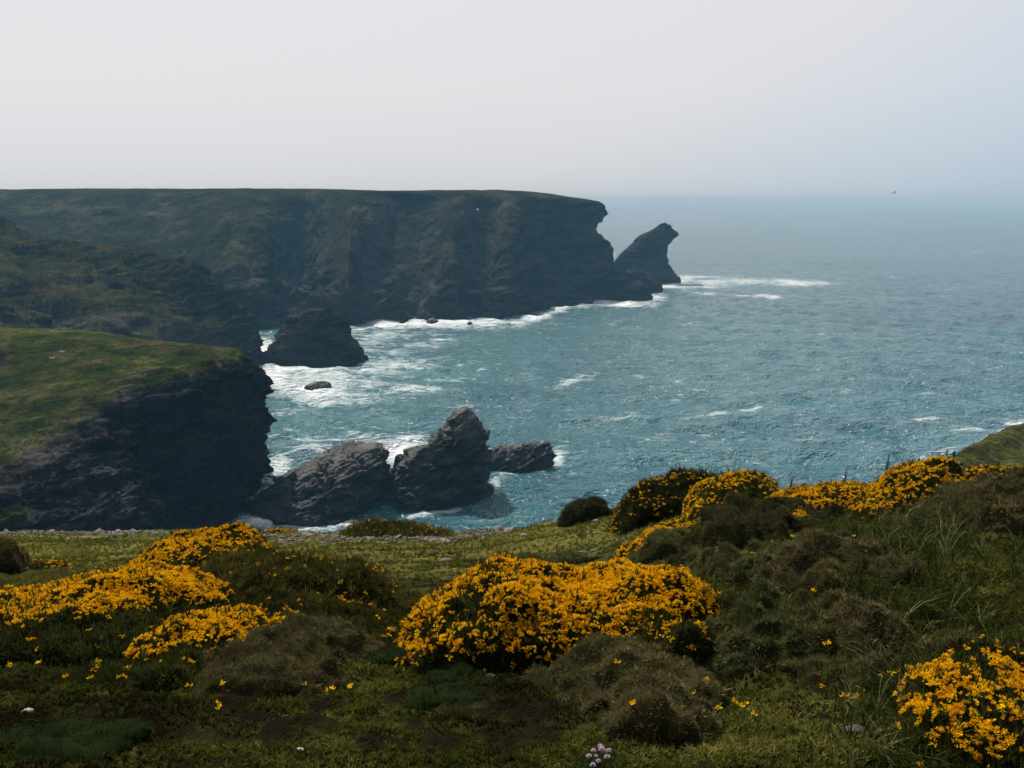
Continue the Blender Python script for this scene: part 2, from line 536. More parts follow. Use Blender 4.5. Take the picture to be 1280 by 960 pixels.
# ------------------------------------------------------------------ sea
def build_sea():
    th = np.linspace(-0.75, 0.75, 900)
    r1 = np.exp(np.linspace(math.log(55), math.log(1400), 800))
    r2 = np.exp(np.linspace(math.log(1400), math.log(11500), 60))[1:]
    r = np.concatenate([r1, r2])
    R, T = np.meshgrid(r, th, indexing='ij')
    X, Y = R * np.sin(T), R * np.cos(T)
    Z = np.zeros_like(X)
    g = np.random.default_rng(3)
    fade = 1 - sstep(220, 900, R)
    for k in range(46):
        L = np.exp(g.uniform(math.log(4.0), math.log(30)))
        a = g.normal(-2.1, 0.75)
        amp = 0.0070 * L ** 0.95 * (0.4 if L > 18 else 1)
        ph = (X * math.cos(a) + Y * math.sin(a)) * 2 * math.pi / L + g.uniform(0, 6.3)
        Z += amp * (1 - np.abs(np.sin(ph / 2)) * 2) * fade if L < 14 else amp * np.sin(ph) * fade
    p3 = np.stack([X, Y, Z], -1)
    px, py = PIX(np.stack([X, Y, 0 * X], -1))
    F = np.zeros_like(X)
    S = np.zeros_like(X)

    def blob(cx, cy, rx, ry, s, rot=0.0, A=None):
        c, q = math.cos(rot), math.sin(rot)
        dx, dy = px - cx, py - cy
        e = ((dx * c + dy * q) / rx) ** 2 + ((-dx * q + dy * c) / ry) ** 2
        v = s * np.exp(-e)
        if A is None:
            np.maximum(F, v, out=F)
        else:
            np.maximum(A, v, out=A)

    def stroke(pts, w, s, n=26):
        pts = np.array(pts, float)
        seg = np.linalg.norm(np.diff(pts, axis=0), axis=1)
        d = np.concatenate([[0], np.cumsum(seg)])
        step = np.linspace(0, d[-1], int(d[-1] / (w * 1.1)) + 2)
        for qx, qy in zip(np.interp(step, d, pts[:, 0]), np.interp(step, d, pts[:, 1])):
            blob(qx, qy + 1.0, w * 2.2, w, s)
    # surf along the far headland
    stroke([(438, 410), (470, 405), (520, 402), (545, 400), (600, 402), (650, 401), (690, 388), (712, 377), (760, 378), (815, 376)], 5.0, 0.95)
    blob(500, 403, 70, 7, 0.75); blob(600, 403, 60, 6, 0.8); blob(730, 378, 35, 6, 1.1); blob(820, 372, 14, 5, 1.0)
    blob(480, 416, 60, 5, 0.6); blob(490, 438, 40, 4, 0.55); blob(470, 425, 50, 6, 0.45)
    # cove
    blob(345, 458, 45, 8, 0.9); blob(400, 460, 70, 9, 0.75); blob(460, 462, 55, 8, 0.7); blob(470, 480, 55, 7, 0.55)
    blob(395, 486, 52, 12, 0.85); blob(360, 478, 35, 12, 0.6); blob(430, 492, 60, 8, 0.7); blob(510, 484, 50, 5, 0.6)
    blob(460, 440, 25, 12, 0.55); blob(330, 435, 12, 12, 1.2); blob(420, 452, 50, 5, 0.8)
    blob(560, 472, 50, 4, 0.42); blob(570, 505, 40, 4, 0.4); blob(520, 430, 50, 4, 0.45); blob(560, 424, 30, 2.5, 0.45)
    blob(400, 470, 110, 26, 0.62); blob(430, 500, 70, 6, 0.55); blob(345, 470, 30, 20, 0.8); blob(480, 455, 60, 14, 0.55)
    # beside the rocks
    blob(345, 582, 22, 16, 1.0); blob(400, 560, 50, 10, 0.5); blob(505, 560, 34, 17, 1.15); blob(480, 545, 55, 10, 0.55); blob(380, 545, 60, 6, 0.42)
    blob(355, 515, 40, 4, 0.45); blob(575, 487, 10, 3, 0.6)
    blob(697, 568, 10, 10, 0.8); blob(655, 582, 30, 4, 0.7)
    stroke([(515, 640), (540, 634), (570, 630), (600, 612), (630, 592), (660, 582), (692, 576)], 4, 0.55)
    blob(320, 650, 35, 10, 0.95); blob(375, 655, 40, 9, 0.9); blob(430, 650, 30, 8, 0.8); blob(470, 645, 25, 6, 0.6)
    # stack and point
    blob(848, 350, 26, 6, 1.2); blob(835, 353, 18, 7, 1.2)
    stroke([(850, 352), (900, 351), (950, 350), (1000, 351), (1030, 353)], 4.0, 0.75)
    blob(1000, 354, 45, 3.5, 0.75); blob(870, 358, 40, 3, 0.7); blob(885, 366, 22, 2, 0.6); blob(945, 369, 34, 2.6, 0.8); blob(965, 371, 14, 2.6, 0.9)
    blob(880, 346, 60, 2, 0.6)
    # open water
    blob(905, 514, 40, 4, 0.55, -0.15); blob(935, 508, 24, 4.5, 0.75, -0.2); blob(712, 476, 26, 5, 0.55, -0.3); blob(735, 470, 16, 3, 0.5, -0.2)
    blob(840, 548, 45, 3.5, 0.42, 0.1); blob(1225, 534, 45, 5, 0.6); blob(1258, 540, 34, 10, 1.0, -0.5); blob(1160, 522, 30, 3, 0.55)
    blob(1235, 548, 30, 8, 0.7, -0.5); blob(1190, 560, 60, 5, 0.42, -0.3); blob(1050, 470, 30, 2, 0.38); blob(780, 520, 40, 3, 0.36); blob(1000, 545, 40, 3, 0.36)
    # small random whitecaps
    for k in range(70):
        bx, by = g.uniform(430, 1280), g.uniform(300, 600)
        blob(bx, by, g.uniform(5, 14), g.uniform(1.0, 2.2), g.uniform(0.25, 0.42), g.uniform(-0.3, 0.2))
    q = np.stack([X * 0.09, Y * 0.05, 0 * X], -1)
    nz = fbm(q, 5, 5, 0.6)
    F = F * (0.82 + 0.75 * nz)
    F = np.clip(F, 0, 1.3)
    # pale turquoise shallows
    for b in ((480, 450, 260, 60, 0.55), (600, 430, 200, 40, 0.5), (420, 520, 120, 60, 0.4), (850, 470, 420, 70, 0.32), (1230, 545, 120, 35, 0.5), (330, 650, 80, 20, 0.6), (900, 352, 150, 12, 0.5), (700, 520, 250, 60, 0.25)):
        blob(*b[:5], A=S)
    S = np.clip(S * (1 + 0.5 * fbm(q * 0.5, 3, 9)), 0, 1)
    p3[..., 2] += np.clip(F, 0, 1) * 0.5 * np.clip(fbm(q * 4, 3, 19) + 0.3, 0, 1) * fade
    ob = mesh_from("sea", p3.reshape(-1, 3), grid_faces(*X.shape), M_SEA, attrs={"foam": F, "shallow": S})
    tag(ob, "teal sea with surf and small waves running to the horizon", "sea", kind="structure")


build_sea()

# ------------------------------------------------------------------ cliffs lofted from control columns
def loft(cols, nu, nv):
    C = np.array([[P(*q) if len(q) == 3 else np.array(q[1:]) for q in c] for c in cols])   # (ncol, nrow, 3)
    G = cr_interp(C, nu)
    G = cr_interp(G.transpose(1, 0, 2), nv)        # (nv, nu, 3)
    return G


def relief(G, size, amp, seed, wrap=False, mask=None):
    n = grid_normals(G, wrap)
    d = strata(G, size, seed) * amp
    if mask is not None:
        d = d * mask
    return G + n * d[..., None]


def zpt(px, Y, z):
    """a point on pixel column px at distance Y and absolute height z"""
    py = 480.0
    lo, hi = -2000.0, 4000.0
    for _ in range(50):
        mid = (lo + hi) / 2
        if EYE + slope(mid) * Y > z:
            lo = mid
        else:
            hi = mid
    p = P(px, lo, Y)
    return ('w',) + tuple(p)


def far_headland():
    def c(px, rim, s1, s2, s3, yw, d0, d1, d2, d3):
        zr = EYE + float(slope(rim)) * d0
        return [zpt(px, d0 + 500, zr - 8), zpt(px, d0 + 120, zr - 1.2), (px, rim, d0), (px, s1, d1), (px, s2, d2), (px, s3, d3), zpt(px, yw, 0.3), zpt(px, yw - 4, -6)]
    cols = [
        c(-420, 240, 262, 300, 360, 300, 560, 480, 420, 350),
        c(-200, 239, 262, 300, 355, 310, 540, 470, 410, 350),
        c(-60, 238, 260, 300, 350, 320, 520, 455, 405, 350),
        c(60, 237, 258, 295, 345, 325, 500, 450, 405, 360),
        c(150, 236.5, 256, 292, 345, 330, 490, 445, 405, 362),
        c(235, 236.5, 256, 290, 345, 332, 480, 438, 398, 358),
        c(290, 236.5, 258, 292, 350, 333, 470, 424, 378, 346),
        c(330, 236.5, 262, 300, 355, 334, 466, 426, 384, 350),
        c(358, 237, 266, 305, 358, 346, 468, 446, 424, 390),
        c(378, 237, 268, 308, 362, 350, 470, 452, 436, 402),
        c(400, 237, 262, 300, 355, 340, 464, 430, 396, 360),
        c(436, 237.5, 256, 294, 345, 336, 458, 410, 368, 342),
        c(462, 238, 252, 290, 345, 346, 454, 424, 396, 366),
        c(487, 238.5, 249, 288, 345, 352, 452, 436, 414, 384),
        c(530, 238.5, 254, 290, 345, 356, 454, 440, 420, 390),
        c(566, 238.5, 258, 298, 350, 360, 452, 420, 388, 370),
        c(604, 238.5, 259, 300, 350, 368, 454, 434, 416, 392),
        c(636, 238.5, 260, 300, 350, 368, 454, 422, 396, 380),
        c(668, 241, 262, 302, 345, 384, 456, 434, 418, 404),
        c(705, 246, 266, 304, 345, 402, 456, 440, 430, 420),
        [zpt(690, 760, 40), (690, 248, 540), (728, 248.5, 458), (740, 262, 446), (738, 290, 440), (742, 330, 432), zpt(750, 422, 0.3), zpt(750, 418, -6)],
        [zpt(680, 780, 38), (690, 250, 560), (743, 251, 470), (759, 268, 462), (748, 285, 456), (766, 306, 452), zpt(774, 446, 0.3), zpt(776, 444, -6)],
        [zpt(670, 800, 36), (690, 252, 580), (738, 252, 490), (752, 268, 490), (744, 286, 490), (757, 310, 490), zpt(762, 495, 0.3), zpt(764, 495, -6)],
        [zpt(660, 800, 30), (670, 256, 600), (700, 258, 560), (705, 268, 560), (700, 285, 560), (700, 310, 560), zpt(700, 565, 0.3), zpt(700, 565, -6)],
    ]
    G = loft(cols, 900, 330)
    n = grid_normals(G)
    px, py = PIX(G)
    # rocky relief grows downwards and to the right
    rocky = np.clip(sstep(300, 400, py) * 0.8 + sstep(640, 730, px) * sstep(240, 262, py) + 0.22, 0.0, 1.0)
    rocky = rocky * sstep(236, 262, py) * (1 + 0.45 * sstep(350, 385, py))
    back = np.arange(G.shape[0])[:, None] / (G.shape[0] - 1.0)
    rocky = rocky * sstep(0.26, 0.36, back)
    D = strata(G, 8.0, 41) * 4.4 * rocky * (1 - 0.55 * sstep(715, 745, px)) + fbm(G / 28.0, 4, 6) * 3.0 * sstep(0.30, 0.45, back) * np.clip(rocky + 0.35, 0, 1)
    gul = fbm(np.stack([G[..., 0] / 14, G[..., 1] / 60, G[..., 2] / 60], -1), 3, 71, ridged=True)
    D = D + 4.0 * gul * sstep(0.34, 0.5, back) + strata(G, 3.2, 45) * 1.1 * rocky
    G = G + n * D[..., None]
    G[..., 2] += 0.45 * fbm(G / np.array([9.0, 9.0, 9.0]), 4, 13) * sstep(0.1, 0.2, back)
    n = grid_normals(G)
    if n[..., 2].mean() < 0:
        n = -n
    nz = fbm(G / 16.0, 4, 12)
    grass = sstep(0.30, 0.62, n[..., 2] - 0.06 + 0.55 * nz - 0.45 * sstep(310, 390, py) - 0.42 * sstep(650, 725, px) * sstep(244, 262, py) - 0.22 * np.exp(-((px - 490) / 60) ** 2 - ((py - 320) / 55) ** 2))
    tone = 0.5 + 0.12 * nz + 0.0 * px
    # pale strip on the plateau's edge
    pale = np.exp(-((px - 70) / 90) ** 2 - ((py - 252 - 0.06 * px) / 6) ** 2) + 0.7 * np.exp(-((px - 210) / 60) ** 2 - ((py - 250) / 6) ** 2)
    tone = tone + 0.25 * pale * sstep(-0.2, 0.3, fbm(G / np.array([14, 5, 5.0]), 3, 33))
    ob = mesh_from("headland", G.reshape(-1, 3), grid_faces(*G.shape[:2]), M_FAR, attrs={"grass": grass, "tone": np.clip(tone, 0, 1)})
    tag(ob, "long flat-topped headland of dark cliffs across the bay", "headland", kind="structure")


far_headland()


def mid_hill():
    def c(px, ridge, m1, m2, yw, d0, d1, d2):
        zr = EYE + float(slope(ridge)) * d0
        return [zpt(px, d0 + 90, 2.0 if px > 260 else 8.0), zpt(px, d0 + 25, zr * 0.66), (px, ridge, d0), (px, m1, d1), (px, m2, d2), zpt(px, yw, 0.3), zpt(px, yw - 4, -6)]
    cols = [
        c(-420, 268, 320, 395, 170, 300, 245, 200),
        c(-220, 270, 325, 395, 182, 300, 248, 205),
        c(-80, 275, 325, 395, 190, 298, 250, 210),
        c(0, 281, 322, 395, 196, 294, 255, 214),
        c(45, 294, 335, 398, 200, 286, 256, 218),
        c(95, 304, 345, 400, 206, 284, 258, 224),
        c(140, 310, 350, 402, 212, 284, 260, 230),
        c(180, 310, 350, 402, 220, 282, 262, 238),
        c(215, 322, 358, 404, 228, 278, 262, 242),
        c(250, 341, 372, 408, 238, 276, 264, 250),
        c(280, 360, 385, 414, 246, 274, 264, 254),
        c(302, 377, 398, 420, 252, 272, 265, 257),
        c(316, 400, 415, 430, 256, 271, 266, 260),
        [zpt(300, 320, 1), zpt(312, 288, 4), (320, 424, 270), (323, 432, 268), (325, 440, 266), zpt(326, 264, 0.2), zpt(327, 264, -6)],
        [zpt(290, 320, -2), zpt(305, 295, -2), zpt(312, 285, -2), zpt(315, 284, -3), zpt(318, 283, -4), zpt(318, 282, -5), zpt(318, 281, -8)],
    ]
    G = loft(cols, 640, 260)
    n = grid_normals(G)
    back = np.arange(G.shape[0])[:, None] / (G.shape[0] - 1.0)
    px, py = PIX(G)
    w = sstep(0.2, 0.34, back)
    crag = sstep(-0.05, 0.35, fbm(G / 15.0, 3, 91) + 0.35 * sstep(190, 260, px) + 0.25 * np.exp(-((px - 20) / 50) ** 2))
    D = strata(G, 5.5, 23) * (1.0 + 2.4 * crag) * w + fbm(G / 20.0, 4, 8) * 3.0 * w
    G = G + n * D[..., None]
    n = grid_normals(G)
    if n[..., 2].mean() < 0:
        n = -n
    nz = fbm(G / 9.0, 4, 14)
    scree = np.exp(-((px - 150) / 75) ** 2 - ((py - 405 - (px - 150) * 0.16) / 16) ** 2)
    grass = sstep(0.32, 0.58, n[..., 2] + 0.35 * nz - 0.30 * crag - 0.6 * scree - 0.3 * sstep(240, 300, px) + 0.05)
    tone = 0.5 + 0.15 * nz + 0.22 * scree
    ob = mesh_from("hillside", G.reshape(-1, 3), grid_faces(*G.shape[:2]), M_MID, attrs={"grass": grass, "tone": np.clip(tone, 0, 1)})
    tag(ob, "rocky grass hillside with crags running down to the cove", "hillside", kind="structure")


mid_hill()


def near_promontory():
    # rows: hidden back foot, back slope, far outline, middle of turf, rim of cliff, upper face, lower face, foot, below water
    cols = [
        [zpt(-420, 230, 0), zpt(-420, 190, 12), (-420, 400, 165), (-420, 470, 125), (-420, 640, 75), (-420, 680, 70), (-420, 720, 66), zpt(-420, 62, 10), zpt(-420, 55, -2)],
        [zpt(-200, 230, 0), zpt(-200, 190, 12), (-200, 404, 162), (-200, 480, 124), (-200, 630, 82), (-200, 670, 78), (-200, 710, 74), zpt(-200, 70, 8), zpt(-200, 64, -3)],
        [zpt(-60, 225, 0), zpt(-60, 185, 12), (-60, 409, 158), (-60, 485, 124), (-60, 612, 88), (-60, 645, 85), (-60, 690, 80), zpt(-60, 78, 6), zpt(-60, 74, -4)],
        [zpt(20, 220, 0), zpt(20, 182, 12), (20, 410.5, 155), (20, 490, 122), (20, 594, 92), (20, 635, 88), (20, 685, 84), zpt(20, 82, 5), zpt(20, 78, -4)],
        [zpt(75, 215, 0), zpt(75, 178, 12), (80, 412, 154), (75, 485, 122), (72, 570, 97), (88, 615, 92), (95, 670, 88), zpt(100, 86, 4), zpt(100, 83, -5)],
        [zpt(110, 210, 0), zpt(115, 175, 12), (120, 416, 152), (112, 470, 126), (100, 546, 103), (135, 610, 97), (150, 665, 93), zpt(160, 90, 3), zpt(160, 87, -5)],
        [zpt(140, 205, 0), zpt(145, 173, 12), (150, 421, 150), (145, 460, 131), (125, 522, 109), (165, 600, 103), (180, 665, 97), zpt(188, 94, 2), zpt(188, 91, -5)],
        [zpt(175, 200, 0), zpt(180, 170, 12), (185, 426, 148), (180, 455, 134), (150, 502, 114), (180, 580, 112), (200, 650, 110), zpt(210, 108, 0), zpt(210, 105, -6)],
        [zpt(205, 195, 0), zpt(208, 168, 10), (215, 430, 147), (210, 455, 135), (195, 487, 119), (215, 570, 118), (230, 640, 118), zpt(240, 116, 0), zpt(240, 113, -6)],
        [zpt(235, 190, 0), zpt(238, 166, 9), (245, 433, 146), (242, 453, 136), (240, 475, 124), (252, 560, 122), (262, 635, 122), zpt(268, 121, 0), zpt(268, 119, -6)],
        [zpt(262, 185, 0), zpt(266, 164, 8), (275, 437, 146), (275, 451, 138), (278, 464, 130), (285, 550, 127), (283, 630, 127), zpt(284, 126, 0), zpt(284, 124, -6)],
        [zpt(288, 180, 0), zpt(292, 162, 6), (298, 441, 146), (301, 448, 140), (305, 455, 135), (315, 545, 132), (308, 620, 131), zpt(296, 130, 0), zpt(296, 129, -6)],
        [zpt(305, 178, 0), zpt(308, 162, 5), (306, 444, 147), (312, 449, 143), (318, 459, 140), (323, 530, 138), (314, 600, 137), zpt(300, 136, 0), zpt(300, 136, -6)],
        [zpt(300, 176, 0), zpt(304, 165, 3), (304, 446, 152), (310, 452, 148), (320, 470, 146), (318, 530, 146), (310, 600, 146), zpt(305, 146, 0), zpt(305, 147, -6)],
        [zpt(280, 178, -2), zpt(282, 172, 2), (285, 450, 162), (292, 460, 160), (300, 480, 160), (300, 540, 160), (295, 590, 160), zpt(285, 160, 0), zpt(285, 162, -6)],
    ]
    G = loft(cols, 720, 420)
    n = grid_normals(G)
    row = (np.arange(G.shape[0])[:, None] / (G.shape[0] - 1.0)) * 8      # control row index
    px, py = PIX(G)
    face = sstep(3.75, 4.3, row)
    top = sstep(1.5, 2.0, row) * (1 - face)
    D = strata(G, 2.6, 63) * (1.6 + 0.3 * sstep(290, 320, px)) * face + fbm(G / 9.0, 4, 28) * 1.5 * face
    D = D + strata(G, 1.2, 65) * 0.45 * face
    ledge = sstep(2.9, 3.7, row) * (1 - face)
    D = D + top * (fbm(G / 9.0, 4, 29) * 0.35 + fbm(G / 1.6, 3, 30) * 0.10) + ledge * strata(G, 1.4, 66) * 0.7
    sg = np.sign((n * np.array([0, -1, 0.4])).sum(-1).mean())
    G = G + sg * n * D[..., None]
    n = grid_normals(G) * sg
    nz = fbm(G / 5.0, 4, 15)
    nf = fbm(G / np.array([6.0, 2.0, 2.0]), 4, 16)
    grass = (1 - sstep(3.80, 3.90, row + 0.30 * nf + 0.12 * nz)) * (1 - 0.65 * sstep(0.12, 0.4, nf) * sstep(3.0, 3.5, row))
    lower = np.exp(-((px - 5) / 45) ** 2 - ((py - 645) / 16) ** 2)
    grass = np.maximum(grass, sstep(0.2, 0.6, lower + 0.3 * nz))
    scar = np.exp(-((px + 2) / 17) ** 2 - ((py - 448) / 17) ** 2)
    grass = grass * (1 - sstep(0.45, 0.75, scar + 0.4 * nz) * (row < 3.5))
    # bare worn band along the far edge and rim is dry turf: brighter tone; sunlight on the slabs low on the left is painted into the tone
    sunlit_slab = (0.35 + 0.65 * sstep(-0.15, 0.2, nf)) * np.exp(-((px - 130) / 55) ** 2 - ((py - 635) / 42) ** 2)
    tone = 0.5 + 0.42 * nz * (1 - face) - 0.20 * face * sstep(120, 190, px) + 0.50 * sunlit_slab * face + 0.20 * np.exp(-((row - 2.0) / 0.25) ** 2) + 0.38 * ledge * sstep(0, 0.3, nf)  # shade of the main cliff face is painted in as a darker tone
    # the bushes of the promontory: greener in the middle
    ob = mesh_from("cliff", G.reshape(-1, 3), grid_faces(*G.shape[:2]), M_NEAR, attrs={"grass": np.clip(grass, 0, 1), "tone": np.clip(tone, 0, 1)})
    tag(ob, "near promontory with sloping green top and black overhanging cliff face", "cliff", kind="structure")
    return G


PROM = near_promontory()


def corner_slope():
    cols = []
    for px, e, d in ((1120, 610, 68), (1165, 588, 72), (1205, 570, 77), (1240, 552, 84), (1280, 533, 92), (1340, 503, 102), (1450, 455, 120), (1700, 380, 150)):
        k = (px - 1120) / 160.0
        cols.append([zpt(px - 30, d + 22, -5), zpt(px - 12, d + 9, 6), (px, e, d), (px + 25, e + 22, d - 10), (px + 40, e + 70, d - 24), (px + 60, e + 170, d - 42), zpt(px + 80, d - 50, -4)])
    G = loft(cols, 200, 160)
    n = grid_normals(G)
    row = (np.arange(G.shape[0])[:, None] / (G.shape[0] - 1.0)) * 6
    sg = np.sign(n[..., 2].mean())
    edge = np.exp(-((row - 1.9) / 0.35) ** 2)
    D = fbm(G / 6.0, 4, 44) * 0.5 + strata(G, 1.6, 46) * 0.6 * edge
    G = G + n * sg * D[..., None]
    nz = fbm(G / 4.0, 4, 47)
    grass = sstep(2.0, 2.3, row + 0.35 * nz)
    ob = mesh_from("headland", G.reshape(-1, 3), grid_faces(*G.shape[:2]), M_CORNER, attrs={"grass": grass, "tone": 0.5 + 0.1 * nz})
    tag(ob, "grass slope falling to the surf at the right edge", "headland", kind="structure")


corner_slope()

# ------------------------------------------------------------------ sea rocks from sliced outlines
SMOOTH_ROCK = True


def rock(name, slices, Yc, depth, label, size, amp, seed, nl=150, na=220, group=None, mat=None, tone0=0.5, sink=5.0, lean=0.0, voxel=None):
    voxel = voxel or max(0.16, Yc / 900.0)
    """slices: (py, px_left, px_right) from top to waterline; depth = half thickness at the base in m"""
    s = np.array(slices, float)
    zs = EYE + slope(s[:, 0]) * Yc
    hL = P(s[:, 1], s[:, 0], Yc)[:, 0]
    hR = P(s[:, 2], s[:, 0], Yc)[:, 0]
    zq = np.linspace(zs[0], -sink, nl)
    zz = np.concatenate([zs, [-sink]])
    L = np.interp(-zq, -zz, np.concatenate([hL, [hL[-1] - 0.02 * sink]]))
    Rr = np.interp(-zq, -zz, np.concatenate([hR, [hR[-1] + 0.02 * sink]]))
    k = np.array([0.25, 0.5, 0.25])
    for _ in range(2):
        L = np.concatenate([[L[0]], np.convolve(L, k, 'valid'), [L[-1]]])
        Rr = np.concatenate([[Rr[0]], np.convolve(Rr, k, 'valid'), [Rr[-1]]])
    H = zs[0] + 1e-6
    f = np.clip((zs[0] - zq) / H, 0, 1.2)
    D = depth * (0.16 + 0.84 * np.clip(f, 0, 1) ** 0.75)
    a = np.linspace(0, 2 * math.pi, na, endpoint=False)
    ca, sa = np.cos(a), np.sin(a)
    e = 1.0
    ca = np.sign(ca) * np.abs(ca) ** e
    sa = np.sign(sa) * np.abs(sa) ** e
    cx = (L + Rr) / 2
    hw = (Rr - L) / 2
    X = cx[:, None] + hw[:, None] * ca
    Y = Yc + lean * (1 - f[:, None]) + D[:, None] * sa
    # keep the outline's angular width when the ring runs nearer or farther
    Z = np.repeat(zq[:, None], na, 1)
    G = np.stack([X, Y, Z], -1)
    top = np.array([[cx[0], Yc + lean, zs[0]]])
    bot = np.array([[cx[-1], Yc, -sink]])
    V = np.concatenate([G.reshape(-1, 3), top, bot])
    ti = nl * na
    i = np.arange(na)
    cap = np.stack([np.full(na, ti), (i + 1) % na, i], -1)
    cap2 = np.stack([np.full(na, ti + 1), ti - na + i, ti - na + (i + 1) % na], -1)
    tmp = mesh_from("tmp", V, [grid_faces(nl, na, True), cap, cap2])
    rm = tmp.modifiers.new("remesh", 'REMESH')
    rm.mode = 'VOXEL'
    rm.voxel_size = voxel
    dg = bpy.context.evaluated_depsgraph_get()
    ev = tmp.evaluated_get(dg)
    me = ev.to_mesh()
    V = np.empty(len(me.vertices) * 3, np.float32); me.vertices.foreach_get("co", V); V = V.reshape(-1, 3).astype(float)
    n = np.empty(len(me.vertices) * 3, np.float32); me.vertex_normals.foreach_get("vector", n); n = n.reshape(-1, 3)
    me.calc_loop_triangles()
    F = np.empty(len(me.loop_triangles) * 3, np.int32); me.loop_triangles.foreach_get("vertices", F); F = F.reshape(-1, 3)
    ev.to_mesh_clear()
    old = tmp.data
    bpy.data.objects.remove(tmp); bpy.data.meshes.remove(old)
    if len(V) > 3:
        mid = V.mean(0)
        if (n * (V - mid)).sum(-1).mean() < 0:
            n = -n
    hz = np.interp(-V[:, 2], -zq, hw)
    d = (strata(V, size, seed) - 0.30) * amp + fbm(np.stack([V @ SA * 0.5, V @ SB * 0.6, V @ SN * 2.4], -1) / (size * 0.35), 4, seed + 5, 0.55, ridged=True) * amp * 0.16
    cc = (V @ SN) / (size * 0.55) + 0.8 * fbm(V / (size * 1.6), 3, seed + 21)
    saw = (cc - np.floor(cc)) * 2 - 1
    cj = (V @ SA) / (size * 1.3) + 0.7 * fbm(V / (size * 1.2), 3, seed + 23)
    joint = np.exp(-(((cj - np.floor(cj)) - 0.5) / 0.07) ** 2)
    d = d + amp * (0.26 * saw * (0.6 + 0.6 * fbm(V / (size * 2), 2, seed + 25)) - 0.45 * joint)
    V = V + n * (d * np.clip(hz / (3.0 * amp), 0.2, 1))[:, None]
    nz = fbm(V / (size * 1.5), 3, seed + 9)
    wet = sstep(1.8, 0.3, V[:, 2] + 0.5 * nz)
    tone = np.clip(tone0 + 0.20 * nz - 0.22 * wet, 0, 1)
    ob = mesh_from(name, V, F, mat or M_ROCK, attrs={"grass": np.zeros(len(V)), "tone": tone}, smooth=SMOOTH_ROCK)
    place_origin(ob, (cx.mean(), Yc, 0))
    tag(ob, label, "rock", group)
    return ob


def Yw(py):
    return float(-EYE / slope(py))


NEARG = "dark rocks in the water below the near cliff"
rock("sea_rock", [(556, 448, 470), (562, 425, 479), (570, 404, 486), (580, 382, 488), (590, 362, 487), (600, 344, 485), (610, 329, 482), (620, 316, 480), (632, 304, 478), (645, 300, 474), (656, 318, 462)],
     140.0, 13.0, "broad sloping black rock between the near cliff and the pointed rock", 3.4, 1.35, 101, group=NEARG, tone0=0.52)
rock("sea_rock", [(509, 580, 585), (514, 570, 590), (522, 563, 596), (534, 554, 601), (545, 545, 606), (555, 537, 608), (562, 522, 610), (567, 507, 611), (576, 497, 612), (588, 491, 613), (602, 474, 613), (618, 452, 610), (632, 440, 596), (644, 440, 575)],
     142.0, 8.0, "tall pointed black rock with a steep right side standing in the cove", 3.2, 1.35, 131, group=NEARG, tone0=0.52)
rock("sea_rock", [(553, 655, 684), (558, 622, 689), (565, 611, 691), (574, 607, 692), (584, 606, 690), (590, 608, 650)],
     Yw(580), 4.5, "low flat-topped rock right of the pointed rock", 2.0, 0.8, 151, nl=90, group=NEARG, tone0=0.5)
rock("sea_stack", [(385, 386, 402), (389, 377, 418), (393, 371, 428), (398, 364, 432), (405, 357, 434), (414, 350, 438), (424, 343, 441), (434, 335, 449), (443, 329, 454), (452, 326, 456)],
     Yw(448), 13.0, "dark rounded triangular sea stack in the cove below the far cliffs", 4.5, 1.3, 171, tone0=0.40, mat=M_MID)
rock("sea_stack", [(279, 824, 832), (283, 818, 838), (288, 811, 844), (292.5, 804, 849), (295.5, 799, 849), (298, 796, 844), (301, 793, 841), (305, 788, 836), (311, 782, 834), (318, 775, 834), (326, 768, 836), (334, 764, 838), (341, 760, 843), (346, 758, 850)],
     520.0, 13.0, "isolated sea stack with an overhanging beak at the tip of the headland", 4.2, 1.1, 191, tone0=0.45, mat=M_FAR)
rock("sea_rock", [(338, 792, 800), (343, 776, 812), (348, 770, 820), (354, 768, 825), (360, 768, 826)],
     468.0, 8.0, "rock shelf lying in front of the sea stack with the beak", 4.5, 1.3, 203, nl=80, mat=M_FAR)
rock("sea_rock", [(347, 762, 782), (353, 752, 798), (359, 748, 810), (366, 748, 815), (374, 750, 816)],
     430.0, 8.0, "low rugged rock in the surf at the foot of the point", 4.0, 1.5, 207, nl=80, mat=M_FAR)
rock("sea_rock", [(476, 399, 405), (478, 390, 411), (481, 382, 413), (484, 380, 414)],
     Yw(484), 2.6, "small wave-washed rock amid foam in the cove", 1.5, 0.55, 211, nl=60, na=120, tone0=0.55)
SMALLG = "small rocks awash along the headland"
for k, (x0, x1, y0, y1, lb) in enumerate(((533, 549, 397, 402, "small rock awash in surf left of the middle of the headland foot"),
                                           (583, 592, 401.5, 405, "tiny rock awash in surf below the middle of the headland"),
                                           (703, 715, 374, 380, "black rock tip jutting into surf short of the point"),
                                           (446, 450, 423, 425, "tiny rock showing between the triangular stack and the headland surf"))):
    w = x1 - x0
    rock("sea_rock", [(y0, x0 + w * .35, x0 + w * .6), ((y0 + y1) / 2, x0 + w * .1, x1 - w * .1), (y1, x0, x1)], Yw(y1), 2.2, lb, 1.5, 0.35, 230 + k * 7, nl=40, na=60, group=SMALLG, sink=2)

